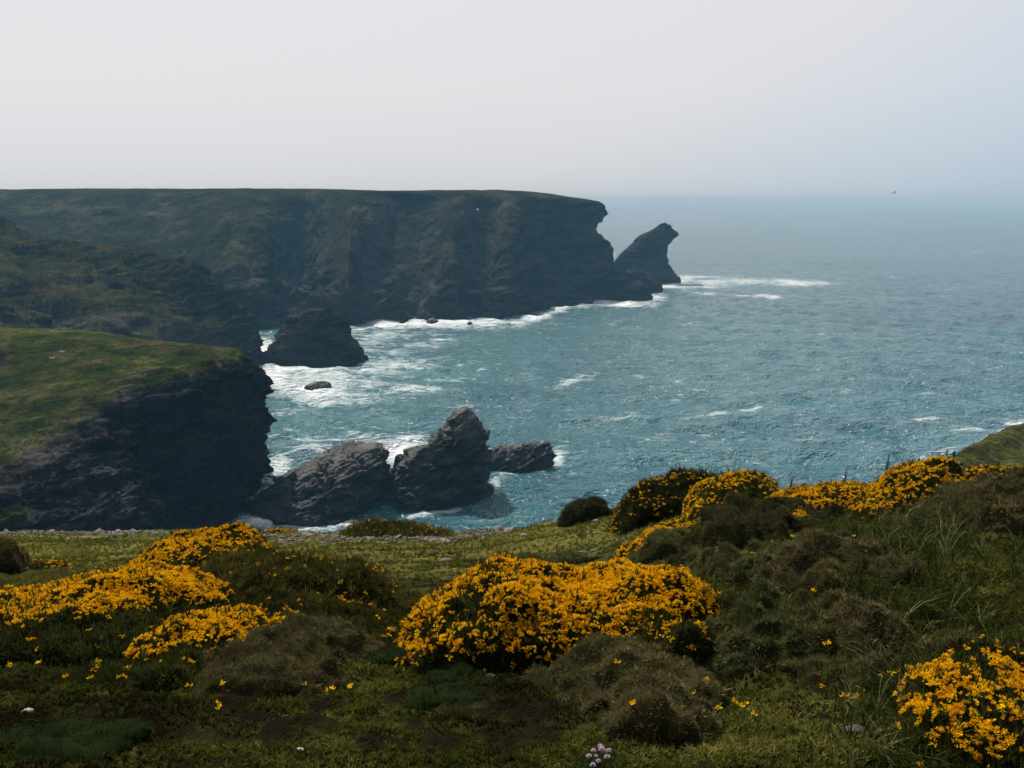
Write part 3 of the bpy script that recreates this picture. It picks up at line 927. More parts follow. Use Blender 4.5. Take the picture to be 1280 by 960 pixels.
# ------------------------------------------------------------------ foreground ground
_ctl = []
for px, py, Y in [
    # near field
    (-300, 960, 2.7), (0, 960, 2.7), (320, 960, 2.7), (640, 960, 2.72), (960, 960, 2.75), (1280, 960, 2.8), (1600, 960, 2.8),
    (-100, 900, 3.15), (320, 900, 3.15), (640, 900, 3.2), (900, 900, 3.2), (1100, 880, 3.2), (1300, 880, 3.1),
    (-100, 850, 3.7), (200, 850, 3.7), (450, 850, 3.75), (640, 850, 3.75), (900, 850, 3.6), (1150, 820, 3.6), (1350, 800, 3.65),
    (-100, 800, 4.6), (200, 800, 4.5), (480, 800, 4.6), (700, 800, 4.5), (900, 780, 4.3), (1100, 750, 4.3), (1300, 740, 4.3),
    (-150, 750, 6.2), (150, 745, 6.2), (430, 750, 6.0), (600, 750, 5.9), (780, 745, 5.7), (900, 720, 5.5), (1050, 700, 5.2), (1200, 690, 5.0), (1400, 690, 4.9),
    (-150, 720, 8.2), (100, 720, 8.0), (400, 720, 8.0), (600, 720, 8.0), (780, 710, 7.4), (880, 680, 7.0), (1000, 660, 6.5), (1150, 645, 6.2), (1300, 632, 6.0), (1500, 630, 5.9),
    (-150, 700, 10.5), (100, 700, 10.5), (400, 700, 10.5), (600, 700, 10.5), (750, 690, 9.6), (850, 655, 8.6), (960, 630, 7.9),
    (-150, 682, 14), (100, 682, 14), (350, 682, 14), (560, 681, 14), (700, 668, 12.5), (800, 643, 11.0), (900, 628, 9.9),
    # edge of the terrace
    (-200, 672, 15.6), (0, 672, 15.6), (150, 671, 15.6), (300, 672, 15.6), (450, 673, 15.6), (560, 673, 15.5), (640, 668, 14.6), (-200, 669, 16.5), (0, 669, 16.5), (150, 667, 16.5), (300, 668, 16.4), (450, 669, 16.4), (560, 670, 16.2), (700, 657, 13.9), (760, 648, 12.6),
    (-200, 667, 17.2), (0, 666, 17.2), (150, 664, 17.2), (300, 664, 17), (450, 664, 17), (560, 667, 17), (620, 665, 16.5), (700, 651, 15), (760, 641, 13.6), (830, 633, 12), (920, 624, 10.6), (1020, 616, 9.6), (1150, 602, 9.2), (1280, 592, 9.4), (1500, 590, 9.5),
]:
    _ctl.append(tuple(P(px, py, Y)))
for px, Y, z in [(-300, 20, 33.5), (0, 20, 33.0), (200, 20, 33.0), (400, 20, 33), (560, 20, 33), (640, 19, 34), (720, 17.5, 34.5), (800, 15, 36), (900, 13, 37.3), (1020, 12, 38), (1200, 12, 38.4), (1500, 12, 38.6),
                 (-300, 26, 14), (0, 26, 14), (300, 26, 14), (560, 25, 15), (720, 23, 19), (850, 20, 28), (1000, 20, 33), (1250, 22, 33), (1500, 24, 33),
                 (-300, 40, -6), (0, 40, -6), (300, 40, -6), (560, 38, -6), (750, 34, -6), (900, 34, 8), (1100, 40, 14), (1300, 42, 15), (1550, 42, 16)]:
    p = P(px, 480, Y)
    _ctl.append((p[0], Y, z))
for x in (-6, -3, -1, 1, 3, 6):
    _ctl.append((x, -1.5, EYE - 1.55))
    _ctl.append((x, 0.6, EYE - 1.60))
_ctl = np.array(_ctl)


def _warp(x, y):
    return np.stack([x / (y + 4.0) * 3.0, np.log(np.maximum(y, -2.5) + 4.0) * 2.2], -1)


_cw = _warp(_ctl[:, 0], _ctl[:, 1])
_K = np.linalg.norm(_cw[:, None] - _cw[None], axis=-1)
_A = np.zeros((len(_ctl) + 3,) * 2)
_A[:-3, :-3] = -_K + 0.0015 * np.eye(len(_ctl))
_A[:-3, -3] = 1; _A[:-3, -2:] = _cw
_A[-3, :-3] = 1; _A[-2:, :-3] = _cw.T
_sol = np.linalg.solve(_A, np.concatenate([_ctl[:, 2], [0, 0, 0]]))


def ground_z(x, y, bumps=True):
    x, y = np.broadcast_arrays(np.asarray(x, float), np.asarray(y, float))
    sh = x.shape
    w = _warp(x.ravel(), y.ravel())
    out = np.empty(len(w))
    for s in range(0, len(w), 40000):
        q = w[s:s + 40000]
        d = np.linalg.norm(q[:, None] - _cw[None], axis=-1)
        out[s:s + 40000] = -d @ _sol[:-3] + _sol[-3] + q @ _sol[-2:]
    z = out.reshape(sh)
    if bumps:
        p = np.stack([x, y, 0 * x], -1)
        z = z + 0.045 * fbm(p * 1.7, 3, 301) + 0.034 * fbm(p * 6.0, 3, 305) * sstep(14, 5, y)
        z = z + 1.2 * fbm(np.stack([x, y, z], -1) * 0.3, 4, 307) * sstep(18, 24, y)
    return z


def soil_mask(x, y):
    """dark bare hummocks in the nearest turf"""
    p = np.stack([x, y, 0 * x], -1)
    px, py = PIX(np.stack([x, y, 0 * x + EYE - 1.75], -1))
    z = np.exp(-((px - 560) / 230) ** 2 - ((py - 890) / 75) ** 2) + 0.55 * np.exp(-((px - 300) / 220) ** 2 - ((py - 915) / 50) ** 2)
    return sstep(0.05, 0.42, fbm(p * np.array([9.0, 13.0, 1]), 3, 311) - 0.42 + 0.62 * np.clip(z, 0, 1))


def build_ground():
    nb, na = 520, 620
    b = np.linspace(math.log(2.2), math.log(48), nb)
    u = np.linspace(-1.15, 1.15, na)
    U, B = np.meshgrid(u, b)
    Y = np.exp(B) - 4.0
    X = U * (Y + 4.0)
    Z = ground_z(X, Y)
    so = soil_mask(X, Y)
    p = np.stack([X, Y, 0 * X], -1)
    Z = Z + so * (0.036 + 0.045 * fbm(p * 22, 3, 313))
    G = np.stack([X, Y, Z], -1)
    n = grid_normals(G)
    nz = n[..., 2] * np.sign(n[..., 2].mean())
    px, py = PIX(G)
    q = fbm(p * np.array([0.9, 1.6, 1]), 4, 321)
    lawn = sstep(6.0, 9.5, Y - 1.6 * sstep(850, 1000, px) * 3)
    bare = sstep(0.05, 0.32, q - 0.05 + 0.55 * np.exp(-((px - 120) / 130) ** 2 - ((Y - 16.2) / 0.9) ** 2) + 0.5 * np.exp(-((px - 500) / 130) ** 2 - ((Y - 14.8) / 0.9) ** 2) - 0.35) * sstep(12, 14, Y)
    bare = np.maximum(bare, 1 - sstep(0.55, 0.75, nz + 0.2 * q) * np.ones_like(nz)) * sstep(9, 13, Y)
    ob = mesh_from("ground", G.reshape(-1, 3), grid_faces(nb, na), M_GROUND, attrs={"lawn": lawn, "bare": bare, "soil": so * sstep(8, 5, Y) * 0.85})
    tag(ob, "turf slope and grassy terrace above the sea", "ground", kind="structure")


build_ground()

# ------------------------------------------------------------------ sprigs
def T_spiky(n, length, width, spread, seed, curve=0.0):
    """n thin pointed leaves fanning from one base; triangles"""
    g = np.random.default_rng(seed)
    V, F = [], []
    for k in range(n):
        az = g.uniform(0, 2 * math.pi)
        el = math.radians(90 - abs(g.normal(0, spread)))
        d = np.array([math.cos(az) * math.cos(el), math.sin(az) * math.cos(el), math.sin(el)])
        s = np.cross(d, g.normal(size=3)); s /= np.linalg.norm(s)
        L = length * g.uniform(0.6, 1.15)
        base = d * L * g.uniform(0.0, 0.45)
        i = len(V)
        V += [base - s * width / 2, base + s * width / 2, d * L + np.array([0, 0, -curve * L * abs(math.cos(el))])]
        F.append([i, i + 1, i + 2])
    return np.array(V), np.array(F)


def T_flower(n, size, seed):
    """a cluster of small cupped pea flowers: each three broad petals of two triangles"""
    g = np.random.default_rng(seed)
    V, F = [], []
    for k in range(n):
        c = g.normal(0, 1, 3) * size * 0.55
        c[2] = abs(c[2]) * 0.8 + size * 0.25
        d = np.array([g.normal(0, .6), g.normal(0, .6), 1.0]); d /= np.linalg.norm(d)
        a = np.cross(d, g.normal(size=3)); a /= np.linalg.norm(a)
        b = np.cross(d, a)
        for w in range(3):
            th = w * 2.09 + g.uniform(-.3, .3)
            o = a * math.cos(th) + b * math.sin(th)
            s = np.cross(d, o)
            i = len(V)
            L = size * g.uniform(0.75, 1.1)
            V += [c, c + o * L * .5 + s * L * .36 + d * L * .35, c + o * L * .75 + d * L * .85, c + o * L * .5 - s * L * .36 + d * L * .35]
            F += [[i, i + 1, i + 2], [i, i + 2, i + 3]]
    return np.array(V), np.array(F)


def T_blades(n, length, width, spread, droop, seed):
    """curved grass blades, three segments each; triangles"""
    g = np.random.default_rng(seed)
    V, F = [], []
    for k in range(n):
        az = g.uniform(0, 2 * math.pi)
        lean = abs(g.normal(0, spread))
        L = length * g.uniform(0.5, 1.15)
        h = np.array([math.cos(az), math.sin(az), 0])
        s = np.array([-math.sin(az), math.cos(az), 0])
        base = np.array([g.normal(0, .12) * length * .5, g.normal(0, .12) * length * .5, 0])
        pts = []
        p = base.copy(); a = math.radians(lean)
        for j in range(4):
            pts.append(p.copy())
            p = p + (h * math.sin(a) + np.array([0, 0, 1]) * math.cos(a)) * L / 3
            a += math.radians(droop) * g.uniform(0.5, 1.3)
        i = len(V)
        for j, w in enumerate((1.0, .85, .55)):
            V += [pts[j] - s * width * w / 2, pts[j] + s * width * w / 2]
        V.append(pts[3])
        F += [[i, i + 1, i + 3], [i, i + 3, i + 2], [i + 2, i + 3, i + 5], [i + 2, i + 5, i + 4], [i + 4, i + 5, i + 6]]
    return np.array(V), np.array(F)


def instance(templates, pos, nrm, scale, tint, jitter=0.35, g=rng, tip=0.0):
    """merge copies of random templates at pos along jittered normals; returns verts, faces, tint"""
    VV, FF, TT = [], [], []
    off = 0
    pick = g.integers(0, len(templates), len(pos))
    for k, (tv, tf) in enumerate(templates):
        m = pick == k
        if not m.any():
            continue
        p, t, s, ti = pos[m], nrm[m] + g.normal(0, jitter, (m.sum(), 3)), scale[m], tint[m]
        t = t / (np.linalg.norm(t, axis=1, keepdims=True) + 1e-9)
        r = g.normal(size=t.shape)
        b1 = np.cross(t, r); b1 /= np.linalg.norm(b1, axis=1, keepdims=True) + 1e-9
        b2 = np.cross(t, b1)
        v = (tv[None, :, 0, None] * b1[:, None] + tv[None, :, 1, None] * b2[:, None] + tv[None, :, 2, None] * t[:, None]) * s[:, None, None] + p[:, None]
        f = tf[None] + (np.arange(len(p)) * len(tv))[:, None, None] + off
        VV.append(v.reshape(-1, 3)); FF.append(f.reshape(-1, 3))
        h = tv[:, 2] / (tv[:, 2].max() + 1e-9)
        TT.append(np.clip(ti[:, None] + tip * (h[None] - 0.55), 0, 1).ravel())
        off += len(p) * len(tv)
    if not VV:
        return np.zeros((0, 3)), np.zeros((0, 3), int), np.zeros(0)
    return np.concatenate(VV), np.concatenate(FF), np.concatenate(TT)


def sample_grid(G, n, g=rng, weight=None):
    """n area-weighted random points and normals on a grid surface"""
    a, b, c, d = G[:-1, :-1], G[:-1, 1:], G[1:, 1:], G[1:, :-1]
    cr = np.cross(c - a, d - b)
    A = np.linalg.norm(cr, axis=-1) / 2
    w = A if weight is None else A * weight[:-1, :-1]
    nrm = cr / (2 * A[..., None] + 1e-9)
    if nrm[..., 2].mean() < 0:
        nrm = -nrm
    w = w.ravel()
    k = g.choice(len(w), n, p=w / w.sum())
    u, v = g.random((n, 1)), g.random((n, 1))
    a, b, c, d = (q.reshape(-1, 3)[k] for q in (a, b, c, d))
    return (a * (1 - u) + b * u) * (1 - v) + (d * (1 - u) + c * u) * v, nrm.reshape(-1, 3)[k], A.sum()


GORSE_T = [T_spiky(14, 0.048, 0.0065, 62, 900 + k) for k in range(4)]
HEATH_T = [T_spiky(16, 0.030, 0.0036, 66, 920 + k) for k in range(4)]
FLOWER_T = [T_flower(5, 0.0082, 940 + k) for k in range(4)]
FLOWER_FAR_T = [T_flower(4, 0.0098, 950 + k) for k in range(3)]
CUSHION_T = [T_spiky(10, 0.026, 0.004, 65, 960 + k) for k in range(3)]


def mound(top, Yc, front, back, seed, lump=0.045, n_u=90, n_v=70, lift=-0.035):
    """low wind-pruned shrub surface whose crest follows the outline `top` (photo pixels) at distance Yc"""
    t = np.array(top, float)
    x = P(t[:, 0], t[:, 1], Yc)[:, 0]
    zc = EYE + slope(t[:, 1]) * Yc
    xs = np.linspace(x[0], x[-1], n_u)
    zt = np.interp(xs, x, zc)
    k = np.ones(5) / 5
    zt = np.convolve(np.pad(zt, 2, 'edge'), k, 'valid')
    g0 = ground_z(xs, np.full_like(xs, Yc), False)
    H = np.maximum(zt - g0 + lift, 0.05)
    e = np.linspace(-1, 1, n_u)
    taper = np.clip(1 - np.abs(e) ** 4, 0, 1) ** 0.5
    th = np.linspace(-math.pi / 2, math.pi / 2, n_v)
    fr = np.where(th < 0, front, back)
    Y = Yc + (np.sign(th) * np.abs(np.sin(th)) ** 0.9 * fr)[:, None] * (0.35 + 0.65 * taper[None])
    X = np.repeat(xs[None], n_v, 0)
    X = X * (Y / Yc) if Yc > 6 else X
    c = np.clip(np.cos(th), 0, 1)[:, None] ** 0.62
    gz = ground_z(X, Y, False)
    slope_keep = (zt - g0)[None] * 0 + H[None]
    Z = gz - 0.05 + c * (slope_keep * taper[None] ** 0.6 + 0.05)
    # keep the crest near the outline even where the ground falls away behind
    G = np.stack([X, Y, Z], -1)
    n = grid_normals(G)
    if n[..., 2].mean() < 0:
        n = -n
    sc = max(1.0, Yc / 6.0)
    d = (-0.75 if lift < 0 else -0.2) * lump * sc + 1.7 * fbm(G * (4.2 / sc), 3, seed) * lump * sc + fbm(G * (11 / sc), 2, seed + 3) * lump * 0.6 * sc
    G = G + n * (d * np.clip(c * 1.6, 0, 1))[..., None]
    return G


def shrub(name, top, Yc, front, back, label, cat, mat, group, seed, templates=GORSE_T, dens=2600, size=1.0, bloom=0.0,
          bloom_zones=(), bloom_rate=900, lump=0.045, tint_base=0.42, shoots=(), far=False):
    g = np.random.default_rng(seed)
    if name == 'heath_shrub':
        lump *= 1.5
        tint_base += 0.10
    G = mound(top, Yc, front, back, seed, lump, lift={'heath_shrub': 0.05, 'cushion_plant': 0.02}.get(name, -0.035))
    px0 = (top[0][0] + top[-1][0]) / 2
    bx = float(G[:, :, 0].mean())
    base = np.array([bx, Yc, float(ground_z(bx, Yc, False))])
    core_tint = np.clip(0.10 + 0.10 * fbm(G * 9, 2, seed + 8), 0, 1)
    _, _, area = sample_grid(G, 2, g)
    n = int(min(dens * area * (1.8 if name == 'heath_shrub' else 1.25), 52000))
    p, nr, _ = sample_grid(G, n, g)
    up = nr * 0.75 + np.array([0, 0, 0.35])
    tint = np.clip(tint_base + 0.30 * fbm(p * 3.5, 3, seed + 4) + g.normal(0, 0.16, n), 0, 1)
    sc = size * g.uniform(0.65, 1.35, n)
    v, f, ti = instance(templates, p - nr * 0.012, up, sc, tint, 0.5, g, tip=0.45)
    if name in ('gorse_bush', 'heath_shrub'):
        q, qn, _ = sample_grid(G, max(8, int((220 if name == 'gorse_bush' else 110) * area)), g)
        k2 = len(q)
        v2, f2, t2 = instance([T_spiky(7, 0.05, 0.005, 26, seed + 70 + j) for j in range(3)], q, qn * 0.5 + np.array([0, 0, 0.6]), size * g.uniform(0.9, 2.0, k2) * (0.55 if name == 'heath_shrub' else 1.0), np.clip(tint_base + g.normal(0.05, 0.2, k2), 0, 1), 0.35, g, tip=0.4)
        f = np.concatenate([f, f2 + len(v)]); v = np.concatenate([v, v2]); ti = np.concatenate([ti, t2])
    nc = G.shape[0] * G.shape[1]
    V = np.concatenate([G.reshape(-1, 3), v])
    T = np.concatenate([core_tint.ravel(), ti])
    gf = grid_faces(G.shape[0], G.shape[1])
    gf3 = np.concatenate([gf[:, [0, 1, 2]], gf[:, [0, 2, 3]]])
    F = np.concatenate([gf3, f + nc])
    if not bloom and not bloom_zones and not shoots:
        ob = mesh_from(name, V, F, mat, attrs={"tint": T}, smooth=False)
        place_origin(ob, base)
        return tag(ob, label, cat, group)
    root = empty(name, base)
    tag(root, label, cat, group)
    mesh_from("foliage", V, F, mat, root, {"tint": T}, smooth=False)
    # flowers
    m = int(min(bloom_rate * area * 6.4, 70000))
    p, nr, _ = sample_grid(G, m, g)
    px, py = PIX(p)
    pr = np.full(m, float(bloom))
    for (cx, cy, rx, ry, s) in bloom_zones:
        e = ((px - cx) / rx) ** 2 + ((py - cy) / ry) ** 2
        z = abs(s) * (1 - sstep(0.25, 1.7, e))
        pr = np.maximum(pr, z) if s > 0 else pr * (1 - z)
    clump = fbm(p * (9 if not far else 4), 2, seed + 6)
    keep = g.random(m) < pr * (0.30 + 0.70 * sstep(-0.4, 0.2, clump)) * 0.80
    p, nr = p[keep], nr[keep]
    up = nr * 0.7 + np.array([0, 0, 0.5])
    k = len(p)
    v, f, ti = instance(FLOWER_FAR_T if far else FLOWER_T, p + nr * 0.028 * size, up, g.uniform(0.75, 1.25, k) * (1.0 if not far else 1.1),
                        np.clip(0.42 + g.normal(0, 0.26, k), 0, 1), 0.4, g)
    if k > 90:
        mesh_from("flowers", v, f, M_FLOWER, root, {"tint": ti}, smooth=False)
    elif k:
        for j in range(k):
            v, f, ti = instance(FLOWER_FAR_T if far else FLOWER_T, (p + nr * 0.028 * size)[j:j + 1], up[j:j + 1], g.uniform(0.85, 1.25, 1), np.clip(0.45 + g.normal(0, 0.25, 1), 0, 1), 0.4, g)
            mesh_from("flower", v, f, M_FLOWER, root, {"tint": ti}, smooth=False)
    for (sx, sy, h) in shoots:
        q = P(sx, sy, Yc)
        zz = np.linspace(0, h, 16)
        lv = T_spiky(10, 0.03, 0.004, 50, seed + int(sx))
        pos = q + np.stack([0.12 * zz, 0 * zz, zz - h * 0.0], -1)
        v, f, ti = instance([lv], pos, np.tile([0.1, 0, 1.0], (16, 1)), np.linspace(1.0, 0.5, 16), np.full(16, 0.25), 0.2, g)
        mesh_from("shoot", v, f, mat, root, {"tint": ti}, smooth=False)
    return root


GG = "flowering gorse bushes on the slope"
HG = "low heath shrubs on the slope"
# left group
shrub("gorse_bush", [(-170, 800), (-120, 768), (-60, 750), (0, 738), (60, 724), (120, 713), (170, 708), (225, 716), (262, 735), (300, 770), (318, 800)], 5.0, 1.15, 0.75,
      "big gorse mound at the left edge, yellow on top over a dark front", "gorse bush", M_GORSE, GG, 1001, bloom=0.015,
      bloom_zones=[(60, 742, 150, 30, 0.95), (-40, 765, 80, 30, 0.9), (200, 728, 90, 20, 0.9), (255, 742, 30, 18, 0.8)], lump=0.06)
shrub("gorse_bush", [(115, 850), (140, 822), (175, 798), (215, 775), (255, 762), (295, 760), (325, 768), (350, 795), (372, 835)], 4.3, 0.75, 0.45,
      "smaller gorse hump in front of the left mound with a ragged yellow flower band", "gorse bush", M_GORSE, GG, 1002, bloom=0.02,
      bloom_zones=[(240, 786, 75, 24, 0.9), (170, 812, 45, 16, 0.85), (300, 790, 40, 22, 0.8), (175, 778, 50, 15, -0.85)], lump=0.05)
shrub("gorse_bush", [(140, 708), (175, 690), (205, 674), (245, 660), (290, 652), (322, 658), (345, 676), (352, 690)], 7.2, 0.75, 0.7,
      "gorse bush densely covered in orange-yellow flowers on the left crest before the black cliff", "gorse bush", M_GORSE, GG, 1003, bloom=0.75, bloom_rate=700,
      bloom_zones=[(335, 672, 16, 12, -0.9)], lump=0.05)
shrub("gorse_bush", [(215, 715), (250, 696), (295, 684), (340, 682), (395, 690), (440, 694), (475, 703), (505, 728), (530, 765)], 6.1, 0.95, 0.75,
      "wide olive-green gorse thicket with almost no flowers, right of the left flower mound", "gorse bush", M_OLIVE, GG, 1004, bloom=0.02, bloom_rate=500,
      bloom_zones=[(405, 694, 26, 8, 0.85), (455, 752, 30, 10, 0.12)], lump=0.06, tint_base=0.45)
shrub("gorse_bush", [(235, 790), (275, 760), (330, 742), (385, 740), (430, 760), (470, 800), (490, 830)], 5.1, 0.8, 0.5,
      "dark olive gorse hump with few yellow sprigs between left mound and centre bush", "gorse bush", M_OLIVE, GG, 1005, bloom=0.012, bloom_rate=500,
      bloom_zones=[(350, 772, 20, 9, 0.4)], lump=0.06, tint_base=0.33)
shrub("heath_shrub", [(250, 860), (290, 825), (340, 800), (400, 800), (440, 820), (470, 860)], 4.15, 0.7, 0.35,
      "low brown heath patch at the foot of the smaller left gorse hump", "heath", M_HEATH, HG, 1006, HEATH_T, 2600, 0.9, lump=0.04, tint_base=0.30)
# centre
shrub("gorse_bush", [(488, 815), (505, 778), (528, 745), (552, 720), (585, 702), (625, 698), (680, 704), (725, 713), (765, 711), (805, 700), (845, 697), (872, 708), (892, 735), (905, 775)], 4.65, 0.85, 0.6,
      "large centre gorse bush blazing with yellow flowers above the bare turf", "gorse bush", M_GORSE, GG, 1010, bloom=0.10, bloom_rate=1300,
      bloom_zones=[(690, 745, 140, 48, 0.98), (820, 728, 80, 40, 0.95), (700, 800, 90, 22, 0.55), (540, 745, 40, 36, 0.75), (600, 712, 60, 14, 0.9), (545, 800, 60, 24, 0.4),
                   (595, 762, 32, 30, -0.85), (618, 722, 22, 12, -0.5), (560, 790, 30, 14, -0.5)], lump=0.07)
# back right
shrub("gorse_bush", [(762, 636), (775, 618), (800, 602), (835, 591), (868, 588), (888, 594), (905, 612), (912, 628)], 10.9, 1.0, 0.9,
      "dark round gorse bush with thin yellow bloom at the terrace edge against the sea", "gorse bush", M_GORSE, GG, 1020, bloom=0.10, bloom_rate=420,
      bloom_zones=[(800, 602, 34, 12, 0.35)], far=True, size=1.3, dens=1500, lump=0.035, tint_base=0.25)
shrub("gorse_bush", [(852, 650), (860, 622), (880, 602), (905, 591), (935, 587), (956, 590), (970, 604), (978, 622)], 9.0, 0.8, 0.7,
      "smooth dome of gorse with yellow bloom along its top left of the long flower bank", "gorse bush", M_GORSE, GG, 1021, bloom=0.2, bloom_rate=480,
      bloom_zones=[(900, 602, 42, 14, 0.8), (865, 625, 14, 22, 0.6), (945, 615, 25, 14, -0.4)], far=True, size=1.2, dens=1700, lump=0.03)
shrub("gorse_bush", [(915, 655), (935, 632), (965, 617), (1000, 609), (1045, 603), (1085, 604), (1110, 615), (1125, 640)], 7.4, 0.7, 0.6,
      "low bank of yellow gorse running left from the tallest flowering hump", "gorse bush", M_GORSE, GG, 1022, bloom=0.7, bloom_rate=620, lump=0.04,
      shoots=[(1055, 604, 0.13), (988, 610, 0.08)])
shrub("gorse_bush", [(1060, 625), (1080, 602), (1105, 586), (1135, 573), (1165, 567), (1195, 570), (1215, 584), (1230, 605)], 7.0, 0.75, 0.6,
      "tallest flowering gorse hump on the right crest against the sea", "gorse bush", M_GORSE, GG, 1023, bloom=0.62, bloom_rate=620, lump=0.05,
      bloom_zones=[(1205, 590, 22, 18, -0.6)], shoots=[(1108, 588, 0.11), (1183, 570, 0.04), (1192, 571, 0.04)])
shrub("gorse_bush", [(1195, 610), (1220, 586), (1250, 580), (1290, 583), (1340, 590), (1400, 612)], 7.1, 0.6, 0.5,
      "gorse bush at the right edge below the grass slope, flecked with yellow", "gorse bush", M_GORSE, GG, 1024, bloom=0.42, bloom_rate=520, lump=0.05)
shrub("gorse_bush", [(772, 702), (785, 680), (805, 664), (828, 655), (845, 660), (856, 680)], 8.2, 0.4, 0.4,
      "small gorse tuft with orange-yellow flowers behind the right end of the centre bush", "gorse bush", M_GORSE, GG, 1025, bloom=0.75, bloom_rate=520, lump=0.04)
shrub("gorse_bush", [(840, 668), (858, 652), (885, 641), (915, 632), (938, 630), (950, 640)], 8.0, 0.35, 0.35,
      "thin line of gorse flowers along the crest of the brown heath hump", "gorse bush", M_GORSE, GG, 1026, bloom=0.45, bloom_rate=480, lump=0.03)
shrub("gorse_bush", [(1075, 930), (1095, 880), (1125, 848), (1165, 836), (1210, 828), (1260, 822), (1310, 828), (1380, 850), (1420, 900)], 3.05, 0.55, 0.35,
      "nearest gorse bush in the lower right corner, loose yellow clusters among grass", "gorse bush", M_GORSE, GG, 1030, bloom=0.03, bloom_rate=1200,
      bloom_zones=[(1230, 850, 90, 26, 0.75), (1180, 890, 40, 26, 0.6), (1215, 930, 50, 26, 0.55), (1150, 880, 20, 20, 0.4), (1280, 870, 40, 40, 0.6), (1130, 870, 24, 18, -0.4)], lump=0.06)
# terrace edge
shrub("gorse_bush", [(424, 668), (440, 657), (465, 650), (495, 649), (522, 653), (545, 657), (566, 666)], 16.0, 0.8, 0.7,
      "low green gorse on the terrace edge in front of the pointed rock", "gorse bush", M_OLIVE, GG, 1040, bloom=0.03, bloom_rate=260,
      bloom_zones=[(548, 660, 18, 5, 0.5), (480, 652, 40, 3, 0.2)], far=True, size=1.5, dens=700, lump=0.025, tint_base=0.5)
shrub("gorse_bush", [(328, 668), (336, 660), (348, 657), (362, 661), (372, 668)], 16.2, 0.4, 0.35,
      "tiny gorse tuft with yellow flowers beside the stony terrace edge", "gorse bush", M_OLIVE, GG, 1041, bloom=0.35, bloom_rate=260, far=True, size=1.5, dens=800, lump=0.02)
shrub("gorse_bush", [(36, 718), (45, 706), (58, 700), (74, 704), (88, 716)], 8.6, 0.3, 0.3,
      "small dark gorse tuft with a few flowers on the lawn above the left mound", "gorse bush", M_OLIVE, GG, 1042, bloom=0.16, bloom_rate=500, lump=0.02)
# heath
shrub("heath_shrub", [(698, 662), (706, 642), (720, 631), (738, 627), (752, 634), (768, 650), (775, 660)], 13.4, 0.6, 0.6,
      "small dark brown shrub alone at the terrace edge against the sea", "heath", M_HEATHD, HG, 1050, HEATH_T, 900, 1.9, lump=0.03, tint_base=0.3)
shrub("heath_shrub", [(838, 720), (855, 690), (880, 660), (912, 638), (945, 636), (980, 648), (1015, 668), (1040, 695)], 6.5, 0.75, 0.6,
      "dark grey-brown heath hump behind the paler heath, right of the centre bush", "heath", M_HEATHD, HG, 1051, HEATH_T, 2200, 1.0, lump=0.06, tint_base=0.5)
shrub("heath_shrub", [(865, 740), (880, 712), (905, 692), (940, 682), (985, 684), (1010, 700), (1030, 730)], 5.7, 0.55, 0.4,
      "pale grey heath cushion halfway up the right slope with two yellow flecks", "heath", M_HEATHG, HG, 1052, HEATH_T, 2600, 1.0, lump=0.06, tint_base=0.52, bloom=0.006, bloom_rate=300)
shrub("heath_shrub", [(955, 745), (985, 712), (1020, 692), (1055, 684), (1085, 695), (1108, 722), (1120, 750)], 5.0, 0.5, 0.4,
      "rounded brown heath cushion bordering the long grass", "heath", M_HEATH, HG, 1053, HEATH_T, 2600, 1.0, lump=0.06, tint_base=0.42)
shrub("heath_shrub", [(840, 850), (858, 800), (885, 768), (930, 752), (975, 750), (1010, 768), (1030, 800)], 4.25, 0.6, 0.4,
      "heath mound with a deeply shaded front just right of the centre bush", "heath", M_HEATHG, HG, 1054, HEATH_T, 2800, 1.0, lump=0.06, tint_base=0.35)
shrub("heath_shrub", [(950, 840), (985, 798), (1020, 778), (1065, 776), (1105, 794), (1140, 828), (1150, 850)], 3.95, 0.55, 0.35,
      "tan-topped heath mound above the lower right gorse", "heath", M_HEATH, HG, 1055, HEATH_T, 2800, 1.0, lump=0.06, tint_base=0.42)
shrub("heath_shrub", [(675, 900), (700, 862), (735, 838), (780, 830), (825, 834), (860, 856), (890, 895)], 3.55, 0.35, 0.3,
      "dry grey-brown heath hump directly below the centre gorse bush", "heath", M_HEATH, HG, 1056, HEATH_T, 3400, 0.9, lump=0.05, tint_base=0.45)
shrub("heath_shrub", [(750, 915), (775, 886), (805, 876), (840, 880), (870, 905), (885, 925)], 3.2, 0.25, 0.2,
      "small tan heath tuft nearest the pink thrift", "heath", M_HEATH, HG, 1057, HEATH_T, 3400, 0.85, lump=0.04, tint_base=0.48)
shrub("heath_shrub", [(1140, 655), (1165, 632), (1200, 615), (1245, 606), (1295, 608), (1345, 622), (1380, 650)], 5.9, 0.6, 0.5,
      "brown heath rise at the right edge under the gorse crest", "heath", M_HEATH, HG, 1058, HEATH_T, 2400, 1.0, lump=0.05, tint_base=0.42)
shrub("heath_shrub", [(-60, 720), (-30, 690), (0, 678), (14, 682), (26, 698), (36, 716)], 8.4, 0.45, 0.4,
      "reddish brown heath tuft at the left edge of the lawn", "heath", M_HEATH, HG, 1059, HEATH_T, 1800, 1.2, lump=0.04, tint_base=0.35)
shrub("heath_shrub", [(785, 712), (802, 690), (828, 676), (852, 672), (872, 688), (884, 708)], 7.3, 0.4, 0.35,
      "grey heath tuft in front of the small orange gorse tuft", "heath", M_HEATHG, HG, 1060, HEATH_T, 2200, 1.1, lump=0.04, tint_base=0.5)
shrub("heath_shrub", [(640, 712), (655, 700), (690, 694), (730, 694), (760, 700), (775, 712)], 8.6, 0.4, 0.4,
      "low pale scrub on the lawn just above the centre gorse bush", "heath", M_HEATHG, HG, 1061, HEATH_T, 1500, 1.0, lump=0.03, tint_base=0.5)
